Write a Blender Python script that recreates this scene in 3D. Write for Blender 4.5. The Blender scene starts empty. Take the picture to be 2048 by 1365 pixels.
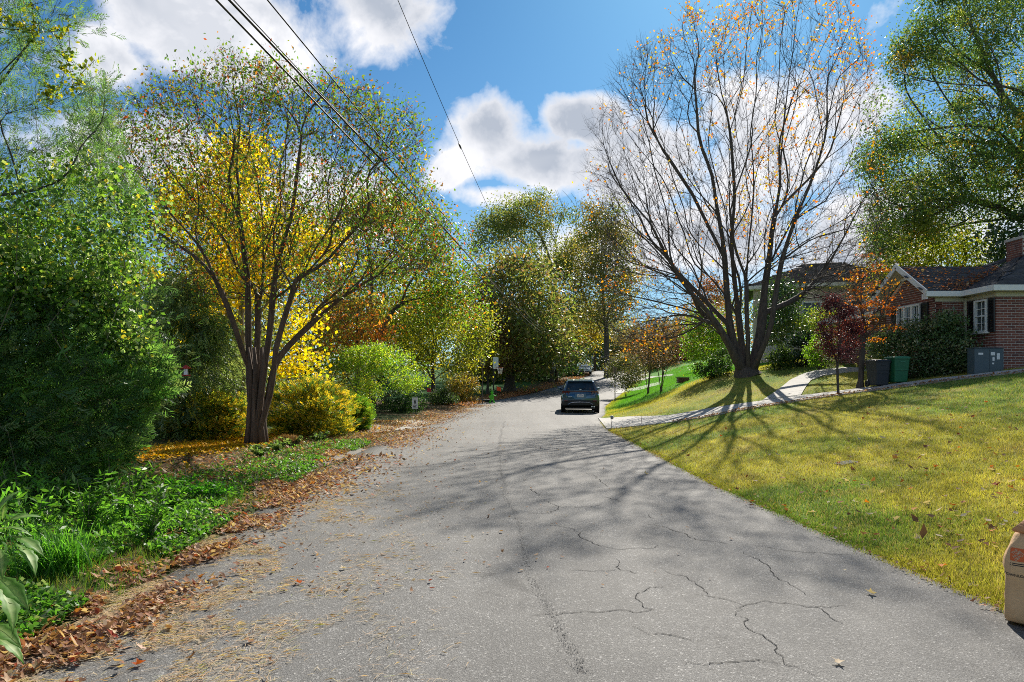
import bpy, bmesh, math, random
import numpy as np
from mathutils import Vector, Matrix, noise
R = math.radians
rng = np.random.default_rng(7)
random.seed(7)
SC = bpy.context.scene
COL = SC.collection

# ------------------------------------------------------------ camera, sky, sun, exposure
FOC, CX, HY, CZ = 1365.3, 1024.0, 762.0, 1.6
cam_d = bpy.data.cameras.new('camera'); cam = bpy.data.objects.new('camera', cam_d); COL.objects.link(cam)
cam.location = (0, 0, CZ); cam.rotation_euler = (R(90), 0, 0)
cam_d.lens = 24; cam_d.sensor_width = 36; cam_d.shift_y = 0.0388; cam_d.clip_start = .05; cam_d.clip_end = 3000
SC.camera = cam
SUN_AZ, SUN_EL = 18.0, 36.0
sv = Vector((math.sin(R(SUN_AZ))*math.cos(R(SUN_EL)), math.cos(R(SUN_AZ))*math.cos(R(SUN_EL)), math.sin(R(SUN_EL))))
sl = bpy.data.lights.new('sun', 'SUN'); sl.energy = 3.8; sl.angle = R(.5); sl.color = (1.0, .93, .82)
so = bpy.data.objects.new('sun', sl); so.rotation_euler = sv.to_track_quat('Z', 'Y').to_euler(); COL.objects.link(so)
SC.view_settings.view_transform = 'Standard'; SC.view_settings.look = 'None'
SC.view_settings.exposure = 1.06; SC.view_settings.gamma = 1
SC.view_settings.use_curve_mapping = False
SC.cycles.pixel_filter_type = 'BLACKMAN_HARRIS'; SC.cycles.filter_width = .95; SC.cycles.use_denoising = False; SC.cycles.use_adaptive_sampling = False; SC.cycles.sample_clamp_indirect = 4; SC.cycles.max_bounces = 8; SC.cycles.transparent_max_bounces = 8

class NT:
    def __init__(s, nt): s.nt = nt; s.n = nt.nodes; s.l = nt.links
    def new(s, t, **k):
        n = s.n.new(t)
        for a, b in k.items(): setattr(n, a, b)
        return n
    def put(s, sock, v):
        if isinstance(v, bpy.types.NodeSocket): s.l.new(v, sock)
        elif v is not None: sock.default_value = v
    def m(s, op, a, b=None, c=None, clamp=False):
        n = s.new('ShaderNodeMath', operation=op); n.use_clamp = clamp
        s.put(n.inputs[0], a)
        if b is not None: s.put(n.inputs[1], b)
        if c is not None: s.put(n.inputs[2], c)
        return n.outputs[0]
    def mix(s, f, a, b, mode='MIX'):
        n = s.new('ShaderNodeMix', data_type='RGBA', blend_type=mode)
        s.put(n.inputs[0], f)
        for q, v in ((n.inputs[6], a), (n.inputs[7], b)):
            if isinstance(v, tuple) and len(v) == 3: v = v+(1,)
            s.put(q, v)
        return n.outputs[2]
    def noise(s, vec, scale, detail=4, rough=.55, dist=0):
        n = s.new('ShaderNodeTexNoise'); s.put(n.inputs['Vector'], vec)
        n.inputs['Scale'].default_value = scale; n.inputs['Detail'].default_value = detail
        n.inputs['Roughness'].default_value = rough; n.inputs['Distortion'].default_value = dist
        return n
    def ramp(s, f, stops):
        n = s.new('ShaderNodeValToRGB'); s.put(n.inputs[0], f)
        e = n.color_ramp.elements
        while len(e) < len(stops): e.new(.5)
        for q, (p, c) in zip(e, stops):
            q.position = p; q.color = (c+(1,)) if isinstance(c, tuple) else (c, c, c, 1)
        return n.outputs[0]

W = bpy.data.worlds.new('World'); SC.world = W; W.use_nodes = True
w = NT(W.node_tree); w.n.clear()
SKY_K = .105
sky = w.new('ShaderNodeTexSky', sky_type='NISHITA'); sky.sun_disc = False
sky.sun_elevation = R(SUN_EL); sky.sun_rotation = R(SUN_AZ); sky.air_density = 1.0; sky.dust_density = .35; sky.ozone_density = 2.2
tc = w.new('ShaderNodeTexCoord'); sep = w.new('ShaderNodeSeparateXYZ'); w.l.new(tc.outputs['Generated'], sep.inputs[0])
az = w.m('ARCTAN2', sep.outputs[0], sep.outputs[1]); el = w.m('ARCSINE', sep.outputs[2])
n1 = w.noise(tc.outputs['Generated'], 5.0, 8, .56, .25).outputs[0]
n2 = w.noise(tc.outputs['Generated'], 14.0, 7, .6, .2).outputs[0]
ofs = w.new('ShaderNodeVectorMath', operation='ADD'); w.l.new(tc.outputs['Generated'], ofs.inputs[0]); ofs.inputs[1].default_value = tuple(sv*.0+Vector((.012, 0, .035)))
n1s = w.noise(ofs.outputs[0], 5.0, 8, .56, .25).outputs[0]
nb = w.noise(tc.outputs['Generated'], 2.1, 3, .5, 0).outputs[0]
def blob(px, py, a, b, rot=0):
    # an elliptical cloud seen in a fixed compass direction; a, b half sizes in degrees
    x, z = (px-CX)/FOC, (HY-py)/FOC
    A, E = math.atan2(x, 1), math.atan2(z, math.hypot(x, 1))
    du = w.m('SUBTRACT', az, A); dv = w.m('SUBTRACT', el, E)
    c_, s_ = math.cos(R(rot)), math.sin(R(rot))
    p = w.m('ADD', w.m('MULTIPLY', du, c_/R(a)), w.m('MULTIPLY', dv, s_/R(a)))
    q = w.m('ADD', w.m('MULTIPLY', du, -s_/R(b)), w.m('MULTIPLY', dv, c_/R(b)))
    r = w.m('SQRT', w.m('ADD', w.m('MULTIPLY', p, p), w.m('MULTIPLY', q, q)))
    return w.m('SUBTRACT', 1.0, r)
blobs = [(420, 85, 12, 4.0, 4), (770, 30, 6.5, 4.4, 0), (210, 110, 4.5, 3.4, 0), (985, 285, 4.3, 3.4, -10), (1060, 330, 9.5, 3.1, -4), (420, 40, 12, 3.0, 0),
         (905, 335, 3.5, 2.0, 25), (1180, 245, 4.6, 2.2, 0), (1290, 335, 8, 4.6, 0), (1560, 290, 8.5, 6.0, 0), (1690, 230, 5, 3.2, 0),
         (1380, 480, 12, 4, 0), (330, 330, 9, 4.5, 0), (1760, 480, 10, 6, 0), (620, 400, 8, 5, 0), (1000, 390, 4.5, 1.4, 0)]
d = blob(*blobs[0])
for b_ in blobs[1:]: d = w.m('SMOOTH_MAX', d, blob(*b_), .12)
gen = w.m('MULTIPLY', w.m('SUBTRACT', nb, w.m('SUBTRACT', .67, w.m('MULTIPLY', .15, w.m('MULTIPLY', w.m('SUBTRACT', w.m('ABSOLUTE', az), .7), 2.0, clamp=True)))), 3.2)                # scattered clouds elsewhere, thickened out of view to lift the fill light
d = w.m('MAXIMUM', d, w.m('MINIMUM', gen, .3))
dn = w.m('ADD', d, w.m('ADD', w.m('MULTIPLY', w.m('SUBTRACT', n1, .5), 2.1), w.m('MULTIPLY', w.m('SUBTRACT', n2, .5), 1.1)))
cov = w.m('SMOOTHSTEP' if False else 'MULTIPLY', w.m('SUBTRACT', dn, .08), 2.9, clamp=True)
cov = w.m('MULTIPLY', cov, w.m('SUBTRACT', 1.0, w.m('MULTIPLY', w.m('SUBTRACT', .05, el), 6.0, clamp=True)))
core = w.m('MULTIPLY', w.m('SUBTRACT', w.m('ADD', w.m('MULTIPLY', d, .9), w.m('MULTIPLY', w.m('SUBTRACT', nb, .5), 2.2)), .20), 2.3, clamp=True)
cn = w.m('MULTIPLY', w.m('SUBTRACT', dn, .18), 2.2, clamp=True)
lowc = w.m('MULTIPLY', w.m('SUBTRACT', w.noise(ofs.outputs[0], 3.4, 5, .6, .5).outputs[0], .46), 5.0, clamp=True)
self_sh = w.m('ADD', .30, w.m('MULTIPLY', w.m('SUBTRACT', n1s, n1), 9.0), clamp=True)
ccol = w.mix(w.m('MULTIPLY', w.m('MULTIPLY', w.m('ADD', w.m('MULTIPLY', lowc, .75), w.m('MULTIPLY', self_sh, .55), clamp=True), cn), .82), (4.75, 4.75, 4.9), (1.7, 2.0, 2.5))
skyc = w.mix(1.0, sky.outputs[0], (.165, .345, .455), 'MULTIPLY')
hz_ = w.m('POWER', w.m('SUBTRACT', 1.0, w.m('MULTIPLY', el, 1.6, clamp=True)), 3.0, clamp=True)
skyc = w.mix(w.m('MULTIPLY', hz_, .6), skyc, (3.5, 4.2, 4.9))
bg = w.new('ShaderNodeBackground'); bg.inputs[1].default_value = SKY_K
w.l.new(w.mix(cov, skyc, ccol), bg.inputs[0])
wo = w.new('ShaderNodeOutputWorld'); w.l.new(bg.outputs[0], wo.inputs[0])

# ------------------------------------------------------------ terrain functions
def smooth_tab(pts, a=-60, b=700, st=.5, k=9):
    y = np.arange(a, b, st); p = np.array(pts, float); v = np.interp(y, p[:, 0], p[:, 1])
    ker = np.ones(k)/k; v2 = np.convolve(np.pad(v, k//2, 'edge'), ker, 'valid'); return y, v2
_yr, _zr = smooth_tab([(-60, 0), (36, 0), (50, .17), (62, .45), (75, 1.1), (95, 2.3), (110, 3.1), (130, 3.7), (160, 3.9), (700, 5)], k=13)
_yl, _xl = smooth_tab([(-60, -2.2), (4, -2.80), (7, -2.88), (10, -3.28), (28, -3.55), (36, -3.1), (45, -2.2), (55, 0), (62, 1.8), (75, 5.3), (95, 10.5), (110, 13.2), (130, 17), (700, 110)], k=11)
_yx, _xr = smooth_tab([(-60, 4.6), (4, 3.5), (6, 3.3), (10, 3.08), (22, 3.1), (28, 3.6), (33, 4.5), (40, 5.4), (50, 7.4), (62, 10), (75, 13), (95, 18.5), (110, 21.5), (130, 25.5), (700, 120)], k=5)
zr = lambda y: np.interp(y, _yr, _zr)
xl = lambda y: np.interp(y, _yl, _xl)
xr = lambda y: np.interp(y, _yx, _xr)
def sstep(a, b, x):
    t = np.clip((x-a)/(b-a), 0, 1); return t*t*(3-2*t)
def H(x, y):
    x = np.asarray(x, float); y = np.asarray(y, float)
    u = np.maximum(x-xr(y), 0); v = np.maximum(xl(y)-x, 0)
    br = np.interp(u, [0, .3, 3.1, 6, 7.8, 9.2, 10.7, 14, 30, 80, 400], [0, .05, .5, 1.05, 1.37, 1.63, 1.87, 2.2, 3.2, 5.5, 9])
    br = br + .09*np.clip(y-22, 0, 10)*sstep(.5, 6, u) + .25*np.exp(-((x-9.65)**2+(y-28.3)**2)/5.0)
    bl = np.interp(v, [0, .35, 3, 10, 40, 400], [0, .07, .14, .3, .9, 3])
    return zr(y) + np.where(u > 0, br, bl)
def Hf(x, y): return float(H(x, y))
def P(px, py, D): return np.array([(px-CX)/FOC*D, D, CZ+(HY-py)/FOC*D])
def G(px, py, lo=2.0, hi=160.0):
    """where the line of sight through a photo pixel meets the ground"""
    y = np.linspace(lo, hi, 6000); x = (px-CX)/FOC*y; z = CZ+(HY-py)/FOC*y
    k = np.where(z-H(x, y) < 0)[0]
    k = k[0] if len(k) else len(y)-1
    return np.array([x[k], y[k], Hf(x[k], y[k])])

# value noise for per-vertex / per-blade colour
_lat = np.random.default_rng(3).random((256, 256))
def vnoise(x, y, s):
    x = np.asarray(x)*s+100; y = np.asarray(y)*s+100
    xi = np.floor(x).astype(int); yi = np.floor(y).astype(int); fx = x-xi; fy = y-yi
    fx = fx*fx*(3-2*fx); fy = fy*fy*(3-2*fy)
    g = lambda a, b: _lat[a % 256, b % 256]
    return (g(xi, yi)*(1-fx)+g(xi+1, yi)*fx)*(1-fy)+(g(xi, yi+1)*(1-fx)+g(xi+1, yi+1)*fx)*fy
def fbm(x, y, s, o=4):
    r = 0; a = .5; t = 0
    for k in range(o): r = r+a*vnoise(x+k*17.3, y-k*9.1, s*2**k); t += a; a *= .5
    return r/t

# ------------------------------------------------------------ object helpers
def tag(o, label=None, cat=None, group=None, kind=None):
    if label: o['label'] = label
    if cat: o['category'] = cat
    if group: o['group'] = group
    if kind: o['kind'] = kind
    return o
def empty(name, loc=(0, 0, 0), rz=0, **k):
    o = bpy.data.objects.new(name, None); COL.objects.link(o); o.location = loc; o.rotation_euler = (0, 0, rz); o.empty_display_size = .2
    return tag(o, **k)
def link(name, me, parent=None, **k):
    o = bpy.data.objects.new(name, me); COL.objects.link(o)
    if parent is not None: o.parent = parent
    return tag(o, **k)
def mesh_np(name, V, F, mat, col=None, smooth=False):
    """V (n,3); F (m,3|4) int array or list of such arrays; col (n,3)"""
    Fs = F if isinstance(F, list) else [F]
    Fs = [f for f in Fs if len(f)]
    me = bpy.data.meshes.new(name)
    V = np.ascontiguousarray(V, np.float32); me.vertices.add(len(V)); me.vertices.foreach_set('co', V.ravel())
    idx = np.concatenate([f.ravel() for f in Fs]).astype(np.int32)
    cnt = np.concatenate([np.full(len(f), f.shape[1]) for f in Fs]).astype(np.int32)
    st = np.concatenate([[0], np.cumsum(cnt)[:-1]]).astype(np.int32)
    me.loops.add(len(idx)); me.loops.foreach_set('vertex_index', idx)
    me.polygons.add(len(cnt)); me.polygons.foreach_set('loop_start', st); me.polygons.foreach_set('loop_total', cnt)
    if smooth: me.polygons.foreach_set('use_smooth', np.ones(len(cnt), bool))
    me.update(calc_edges=True)
    if col is not None:
        a = me.color_attributes.new('Col', 'FLOAT_COLOR', 'POINT')
        c = np.ones((len(V), 4), np.float32); c[:, :3] = col; a.data.foreach_set('color', c.ravel())
    if mat: me.materials.append(mat)
    return me

class MB:
    """collects shapes and builds ONE mesh object"""
    def __init__(s): s.v = []; s.f = []; s.n = 0
    def add(s, v, f):
        s.v += [tuple(map(float, q)) for q in v]; s.f += [tuple(i+s.n for i in q) for q in f]; s.n = len(s.v); return s
    def box(s, c, d, rz=0, M=None):
        x, y, z = d[0]/2, d[1]/2, d[2]/2
        pts = [Vector((a*x, b*y, e*z)) for a in (-1, 1) for b in (-1, 1) for e in (-1, 1)]
        m = Matrix.Rotation(rz, 3, 'Z') if M is None else M
        pts = [m @ p + Vector(c) for p in pts]
        return s.add(pts, [(0, 1, 3, 2), (4, 6, 7, 5), (0, 4, 5, 1), (2, 3, 7, 6), (0, 2, 6, 4), (1, 5, 7, 3)])
    def tube(s, pts, r, k=8, caps=True):
        pts = [Vector(p) for p in pts]; rs = r if isinstance(r, (list, tuple)) else [r]*len(pts)
        V = []; Fc = []
        up = Vector((0, 0, 1)); prev = None
        for i, p in enumerate(pts):
            t = (pts[min(i+1, len(pts)-1)]-pts[max(i-1, 0)]).normalized()
            a = t.cross(up if abs(t.z) < .95 else Vector((1, 0, 0))).normalized()
            if prev is not None and a.dot(prev) < 0: a = -a
            prev = a; b = t.cross(a)
            for j in range(k):
                q = 2*math.pi*j/k; V.append(p+(a*math.cos(q)+b*math.sin(q))*rs[i])
        for i in range(len(pts)-1):
            for j in range(k): Fc.append((i*k+j, i*k+(j+1) % k, (i+1)*k+(j+1) % k, (i+1)*k+j))
        if caps: Fc += [tuple(range(k))[::-1], tuple(range((len(pts)-1)*k, len(pts)*k))]
        return s.add(V, Fc)
    def lathe(s, prof, k=16, M=None, c=(0, 0, 0)):
        V = []; Fc = []
        for r, z in prof:
            for j in range(k):
                q = 2*math.pi*j/k; p = Vector((r*math.cos(q), r*math.sin(q), z)); V.append((M @ p if M else p)+Vector(c))
        for i in range(len(prof)-1):
            for j in range(k): Fc.append((i*k+j, i*k+(j+1) % k, (i+1)*k+(j+1) % k, (i+1)*k+j))
        return s.add(V, Fc)
    def loft(s, secs, closed=True, caps=True):
        n = len(secs[0]); V = [p for q in secs for p in q]; Fc = []
        for i in range(len(secs)-1):
            for j in range(n if closed else n-1): Fc.append((i*n+j, i*n+(j+1) % n, (i+1)*n+(j+1) % n, (i+1)*n+j))
        if caps: Fc += [tuple(range(n))[::-1], tuple(range((len(secs)-1)*n, len(secs)*n))]
        return s.add(V, Fc)
    def build(s, name, mat, parent=None, smooth=False, bevel=0, **k):
        me = bpy.data.meshes.new(name); me.from_pydata(s.v, [], s.f); me.materials.append(mat)
        bm = bmesh.new(); bm.from_mesh(me); bmesh.ops.recalc_face_normals(bm, faces=bm.faces); bm.to_mesh(me); bm.free()
        if smooth:
            for p in me.polygons: p.use_smooth = True
        o = link(name, me, parent, **k)
        if bevel:
            b = o.modifiers.new('bevel', 'BEVEL'); b.width = bevel; b.segments = 2; b.limit_method = 'ANGLE'
        return o

# ------------------------------------------------------------ materials
MATS = {}
def pmat(name, col, rough=.6, var=.15, scale=8, bump=0, bscale=40, metal=0, spec=.5, coat=0, attr=False):
    m = bpy.data.materials.new(name); m.use_nodes = True; n = NT(m.node_tree); b = n.n['Principled BSDF']
    tcn = n.new('ShaderNodeTexCoord')
    ns = n.noise(tcn.outputs['Object'], scale, 5, .6).outputs[0]
    k = n.m('ADD', 1-var, n.m('MULTIPLY', ns, 2*var))
    base = None
    if attr:
        a = n.new('ShaderNodeAttribute', attribute_name='Col'); base = a.outputs[0]
    else: base = tuple(col)+(1,)
    cc = n.new('ShaderNodeMix', data_type='RGBA', blend_type='MULTIPLY'); cc.inputs[0].default_value = 1
    n.put(cc.inputs[6], base)
    cmb = n.new('ShaderNodeCombineColor')
    for i in range(3): n.l.new(k, cmb.inputs[i])
    n.l.new(cmb.outputs[0], cc.inputs[7]); n.l.new(cc.outputs[2], b.inputs['Base Color'])
    b.inputs['Roughness'].default_value = rough; b.inputs['Metallic'].default_value = metal
    b.inputs['Specular IOR Level'].default_value = spec; b.inputs['Coat Weight'].default_value = coat
    if bump:
        bn = n.noise(tcn.outputs['Object'], bscale, 5, .65).outputs[0]
        bu = n.new('ShaderNodeBump'); bu.inputs['Strength'].default_value = bump; bu.inputs['Distance'].default_value = .02
        n.l.new(bn, bu.inputs['Height']); n.l.new(bu.outputs[0], b.inputs['Normal'])
    MATS[name] = m; return m
def leafmat(name, trans=.45, rough=.45, spec=.35):
    m = bpy.data.materials.new(name); m.use_nodes = True; n = NT(m.node_tree); b = n.n['Principled BSDF']; out = n.n['Material Output']
    a = n.new('ShaderNodeAttribute', attribute_name='Col')
    n.l.new(a.outputs[0], b.inputs['Base Color']); b.inputs['Roughness'].default_value = rough; b.inputs['Specular IOR Level'].default_value = spec
    t = n.new('ShaderNodeBsdfTranslucent'); n.l.new(n.mix(1.0, a.outputs[0], (2.2, 2.1, 1.0), 'MULTIPLY'), t.inputs[0])
    mx = n.new('ShaderNodeMixShader'); mx.inputs[0].default_value = trans
    n.l.new(b.outputs[0], mx.inputs[1]); n.l.new(t.outputs[0], mx.inputs[2]); n.l.new(mx.outputs[0], out.inputs[0])
    return m
M_leaf = leafmat('leaf', .52); M_grass = leafmat('grass_blade', .4, .6, .2); M_dry = leafmat('dry_leaf', .22, .7, .15)
M_glossleaf = leafmat('glossy_leaf', .25, .30, .6)
def barkmat(name, c1, c2, sx=14, sz=2.2, bump=.6):
    m = bpy.data.materials.new(name); m.use_nodes = True; n = NT(m.node_tree); b = n.n['Principled BSDF']
    tcn = n.new('ShaderNodeTexCoord'); mp = n.new('ShaderNodeMapping'); mp.inputs['Scale'].default_value = (sx, sx, sz)
    n.l.new(tcn.outputs['Object'], mp.inputs[0])
    ns = n.noise(mp.outputs[0], 1.0, 6, .65, .6).outputs[0]
    n.l.new(n.ramp(ns, [(.3, c1), (.7, c2)]), b.inputs['Base Color']); b.inputs['Roughness'].default_value = .85
    bu = n.new('ShaderNodeBump'); bu.inputs['Strength'].default_value = bump; bu.inputs['Distance'].default_value = .03
    n.l.new(ns, bu.inputs['Height']); n.l.new(bu.outputs[0], b.inputs['Normal']); return m
B_dark = barkmat('bark_dark', (.030, .026, .022), (.10, .085, .07))
B_maple = barkmat('bark_maple', (.028, .024, .02), (.125, .10, .08))
B_crape = barkmat('bark_crape', (.045, .028, .019), (.17, .115, .08), 20, 1.2, .9)
B_pale = barkmat('bark_pale', (.11, .095, .06), (.27, .24, .15), 10, 3)
# ------------------------------------------------------------ ground, road, paths
def ground_mat():
    m = bpy.data.materials.new('ground_soil_and_turf'); m.use_nodes = True; n = NT(m.node_tree); b = n.n['Principled BSDF']
    a = n.new('ShaderNodeAttribute', attribute_name='Col'); tcn = n.new('ShaderNodeTexCoord')
    ns = n.noise(tcn.outputs['Object'], 22, 6, .7).outputs[0]; n3 = n.noise(tcn.outputs['Object'], 1.3, 4, .6).outputs[0]
    c = n.mix(1.0, a.outputs[0], n.ramp(ns, [(.3, .55), (.7, 1.35)]), 'MULTIPLY')
    c = n.mix(1.0, c, n.ramp(n3, [(.3, .8), (.7, 1.2)]), 'MULTIPLY')
    n.l.new(c, b.inputs['Base Color']); b.inputs['Roughness'].default_value = .95; b.inputs['Specular IOR Level'].default_value = .1
    bu = n.new('ShaderNodeBump'); bu.inputs['Strength'].default_value = .7; bu.inputs['Distance'].default_value = .03
    n.l.new(ns, bu.inputs['Height']); n.l.new(bu.outputs[0], b.inputs['Normal']); return m
def lawn_col(x, y):
    """turf colour: yellowing warm-season grass with greener patches; brighter green next door"""
    q = fbm(x, y, .55, 4); p = fbm(x+40, y+11, 1.7, 3)
    g = np.array([.145, .225, .045]); yel = np.array([.35, .335, .065]); br = np.array([.34, .25, .12])
    t = sstep(.28, .66, q)[:, None]; c = g*(1-t)+yel*t
    s = (sstep(.58, .78, p)*.45)[:, None]; c = c*(1-s)+br*s
    nb_ = (sstep(34.5, 36.5, y-.15*(x-8))*sstep(0, 1, x-xr(y)))[:, None]
    c = c*(1-nb_)+np.array([.09, .25, .03])*nb_
    return c
def ground_col(x, y):
    x = x.ravel(); y = y.ravel(); c = lawn_col(x, y)
    left = (x < xl(y)+1.0).astype(float)[:, None]
    q = fbm(x, y, .8, 4)
    lc = np.array([.10, .062, .03])*(1-sstep(.4, .6, q))[:, None]+np.array([.05, .075, .02])*sstep(.4, .6, q)[:, None]
    far = (sstep(44, 48, y)*sstep(2.4, 3.4, xl(y)-x))[:, None]
    lc = lc*(1-far)+np.array([.035, .11, .02])*far
    return c*(1-left)+lc*left
gx = np.unique(np.concatenate([np.arange(-400, -40, 30), np.arange(-40, -12, 1.5), np.arange(-12, 22, .3), np.arange(22, 60, 1.5), np.arange(60, 430, 30)]))
gy = np.unique(np.concatenate([np.arange(-40, 0, 2.), np.arange(0, 48, .3), np.arange(48, 150, 1.0), np.arange(150, 900, 40)]))
X, Y = np.meshgrid(gx, gy); Z = H(X, Y)
inroad = (X > xl(Y)+.02) & (X < xr(Y)-.02)
Z = Z - np.where(inroad, .05+np.where(Y > 45, .06, 0), 0)
ii = np.arange(len(gy)-1)[:, None]*len(gx)+np.arange(len(gx)-1)[None, :]
F4 = np.stack([ii, ii+1, ii+1+len(gx), ii+len(gx)], -1).reshape(-1, 4)
M_ground = ground_mat()
link('ground', mesh_np('ground', np.stack([X, Y, Z], -1).reshape(-1, 3), F4, M_ground, ground_col(X, Y), True), kind='structure')

def road_mat():
    m = bpy.data.materials.new('asphalt'); m.use_nodes = True; n = NT(m.node_tree); b = n.n['Principled BSDF']
    tcn = n.new('ShaderNodeTexCoord'); ob = tcn.outputs['Object']
    big = n.noise(ob, .35, 5, .6).outputs[0]; mid = n.noise(ob, 3.5, 4, .6).outputs[0]; fine = n.noise(ob, 170, 3, .75).outputs[0]
    vo = n.new('ShaderNodeTexVoronoi'); vo.inputs['Scale'].default_value = 95; n.l.new(ob, vo.inputs['Vector'])
    c = n.ramp(big, [(.3, (.132, .129, .123)), (.7, (.182, .177, .166))])
    mp = n.new('ShaderNodeMapping'); mp.inputs['Scale'].default_value = (1.6, .06, 1); n.l.new(ob, mp.inputs[0]); trk = n.noise(mp.outputs[0], 1.0, 4, .6, .3).outputs[0]
    c = n.mix(1.0, c, n.ramp(trk, [(.3, .82), (.68, 1.12)]), 'MULTIPLY')
    spt = n.noise(ob, 1.1, 5, .7, 1.2).outputs[0]; c = n.mix(1.0, c, n.ramp(spt, [(.30, .66), (.38, 1.0)]), 'MULTIPLY')
    c = n.mix(1.0, c, n.ramp(mid, [(.25, .86), (.75, 1.12)]), 'MULTIPLY')
    c = n.mix(1.0, c, n.ramp(fine, [(.33, .32), (.5, .94), (.66, 2.0)]), 'MULTIPLY')
    st = n.ramp(vo.outputs['Color'], [(.0, .65), (.75, 1.0), (.93, 2.3)])
    c = n.mix(.75, c, n.mix(1.0, c, st, 'MULTIPLY'))
    n.l.new(c, b.inputs['Base Color']); b.inputs['Roughness'].default_value = .78; b.inputs['Specular IOR Level'].default_value = .3
    bu = n.new('ShaderNodeBump'); bu.inputs['Strength'].default_value = .55; bu.inputs['Distance'].default_value = .006
    n.l.new(n.m('ADD', fine, n.m('MULTIPLY', vo.outputs['Distance'], .8)), bu.inputs['Height']); n.l.new(bu.outputs[0], b.inputs['Normal'])
    return m
M_road = road_mat()
ry = np.concatenate([np.arange(-40, 60, .25), np.arange(60, 200, 1.0), np.arange(200, 600, 20)])
tt = np.linspace(0, 1, 17)
jl = .10*(fbm(ry, ry*0, 1.2, 4)-.5)*2; jr = .07*(fbm(ry+77, ry*0+5, 1.6, 4)-.5)*2
RX = xl(ry)[:, None]+jl[:, None]+(xr(ry)+jr-xl(ry)-jl)[:, None]*tt[None]; RY = np.repeat(ry[:, None], 17, 1)
RZ = zr(RY) + .012 + .03*(1-(2*tt[None]-1)**2)
V = np.stack([RX, RY, RZ], -1).reshape(-1, 3)
lowl = np.stack([RX[:, 0], ry, RZ[:, 0]-.12], -1); lowr = np.stack([RX[:, -1], ry, RZ[:, -1]-.12], -1)
n_ = len(ry); ii = np.arange(n_-1)[:, None]*17+np.arange(16)[None]
F4 = np.stack([ii, ii+1, ii+18, ii+17], -1).reshape(-1, 4)
k = np.arange(n_-1); b0 = n_*17
Fl = np.stack([b0+k, k*17, (k+1)*17, b0+k+1], -1); Fr = np.stack([k*17+16, b0+n_+k, b0+n_+k+1, (k+1)*17+16], -1)
link('road', mesh_np('road', np.concatenate([V, lowl, lowr]), [F4, Fl, Fr], M_road, None, True), kind='structure')
def road_z(x, y):
    t = np.clip((x-xl(y))/(xr(y)-xl(y)), 0, 1); return zr(y)+.012+.03*(1-(2*t-1)**2)

# cracks: jagged sunken seams with broken edges, traced where the surface is split
M_dark = pmat('crack_and_line_dark', (.012, .012, .012), .95, .2)  # plain dark colour for the cracks and the long dark line
cracks = [[(1060,1246),(1130,1244),(1210,1241),(1265,1239),(1310,1232)], [(1326,1182),(1290,1192),(1272,1208),(1290,1228),(1310,1232)],
 [(1480,1226),(1516,1220),(1525,1214),(1575,1220),(1640,1226),(1690,1222)], [(1486,1226),(1478,1244),(1500,1268),(1540,1298),(1552,1320),(1560,1340),(1600,1352),(1620,1364)],
 [(1362,1345),(1420,1343),(1470,1337),(1520,1340),(1560,1344)], [(1116,1060),(1160,1075),(1166,1087),(1200,1100),(1240,1109),(1312,1104),(1322,1098)],
 [(1295,1056),(1340,1065),(1366,1077),(1400,1088),(1450,1094)], [(1332,1152),(1370,1163),(1400,1185),(1430,1200)], [(1400,1202),(1440,1208),(1480,1224)],
 [(1234,1128),(1242,1150),(1262,1158)], [(1140,1150),(1180,1153),(1236,1152)], [(1480,1110),(1530,1136),(1570,1172),(1610,1200)],
 [(1056,1035),(1100,1035),(1118,1022),(1096,1010)], [(1110,1022),(1180,1022),(1200,1016)], [(1180,952),(1195,962),(1215,980)], [(1270,1270),(1300,1282),(1340,1290),(1400,1296)],
 [(1625,1226),(1660,1246),(1690,1256)], [(1510,1098),(1600,1110),(1700,1114)], [(1206,1000),(1240,1010)], [(1062,985),(1080,999),(1084,1001)], [(1290,1035),(1310,1044)],[(1100,905),(1140,900),(1152,896)]]
mb_v = []; mb_f = []
def strip(pts, w0, z0=.004, seed=0, sub=.035, rough=.35):
    r = np.random.default_rng(seed); q = np.array(pts)
    L = np.concatenate([[0], np.cumsum(np.linalg.norm(np.diff(q, axis=0), axis=1))]); n = max(int(L[-1]/sub), 4); s = np.linspace(0, L[-1], n)
    x = np.interp(s, L, q[:, 0]); y = np.interp(s, L, q[:, 1])
    jx = np.convolve(r.normal(0, .022, n+4), np.ones(3)/2, 'same')[2:-2]; jy = np.convolve(r.normal(0, .022, n+4), np.ones(3)/2, 'same')[2:-2]
    x = x+jx; y = y+jy; tx = np.gradient(x); ty = np.gradient(y); l = np.hypot(tx, ty)+1e-9
    nx, ny = -ty/l, tx/l; wd = w0*(.45+rough*2*r.random(n))*np.sin(np.linspace(.25, math.pi-.25, n))**.5
    a = np.stack([x+nx*wd, y+ny*wd], -1); b = np.stack([x-nx*wd, y-ny*wd], -1)
    V = np.concatenate([np.column_stack([a, road_z(a[:, 0], a[:, 1])+z0]), np.column_stack([b, road_z(b[:, 0], b[:, 1])+z0])])
    i = np.arange(n-1); return V, np.stack([i, i+1, n+i+1, n+i], -1)
Vs = []; Fs = []; o_ = 0
for k, c in enumerate(cracks):
    pts = [G(a, b)[:2] for a, b in c]
    dist = np.mean([p[1] for p in pts])
    V_, F_ = strip(pts, .0026+.00028*dist, seed=k); Vs.append(V_); Fs.append(F_+o_); o_ += len(V_)
link('road_cracks', mesh_np('road_cracks', np.concatenate(Vs), np.concatenate(Fs), M_dark), kind='stuff', label='thin jagged dark cracks branching over the near asphalt')
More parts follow.
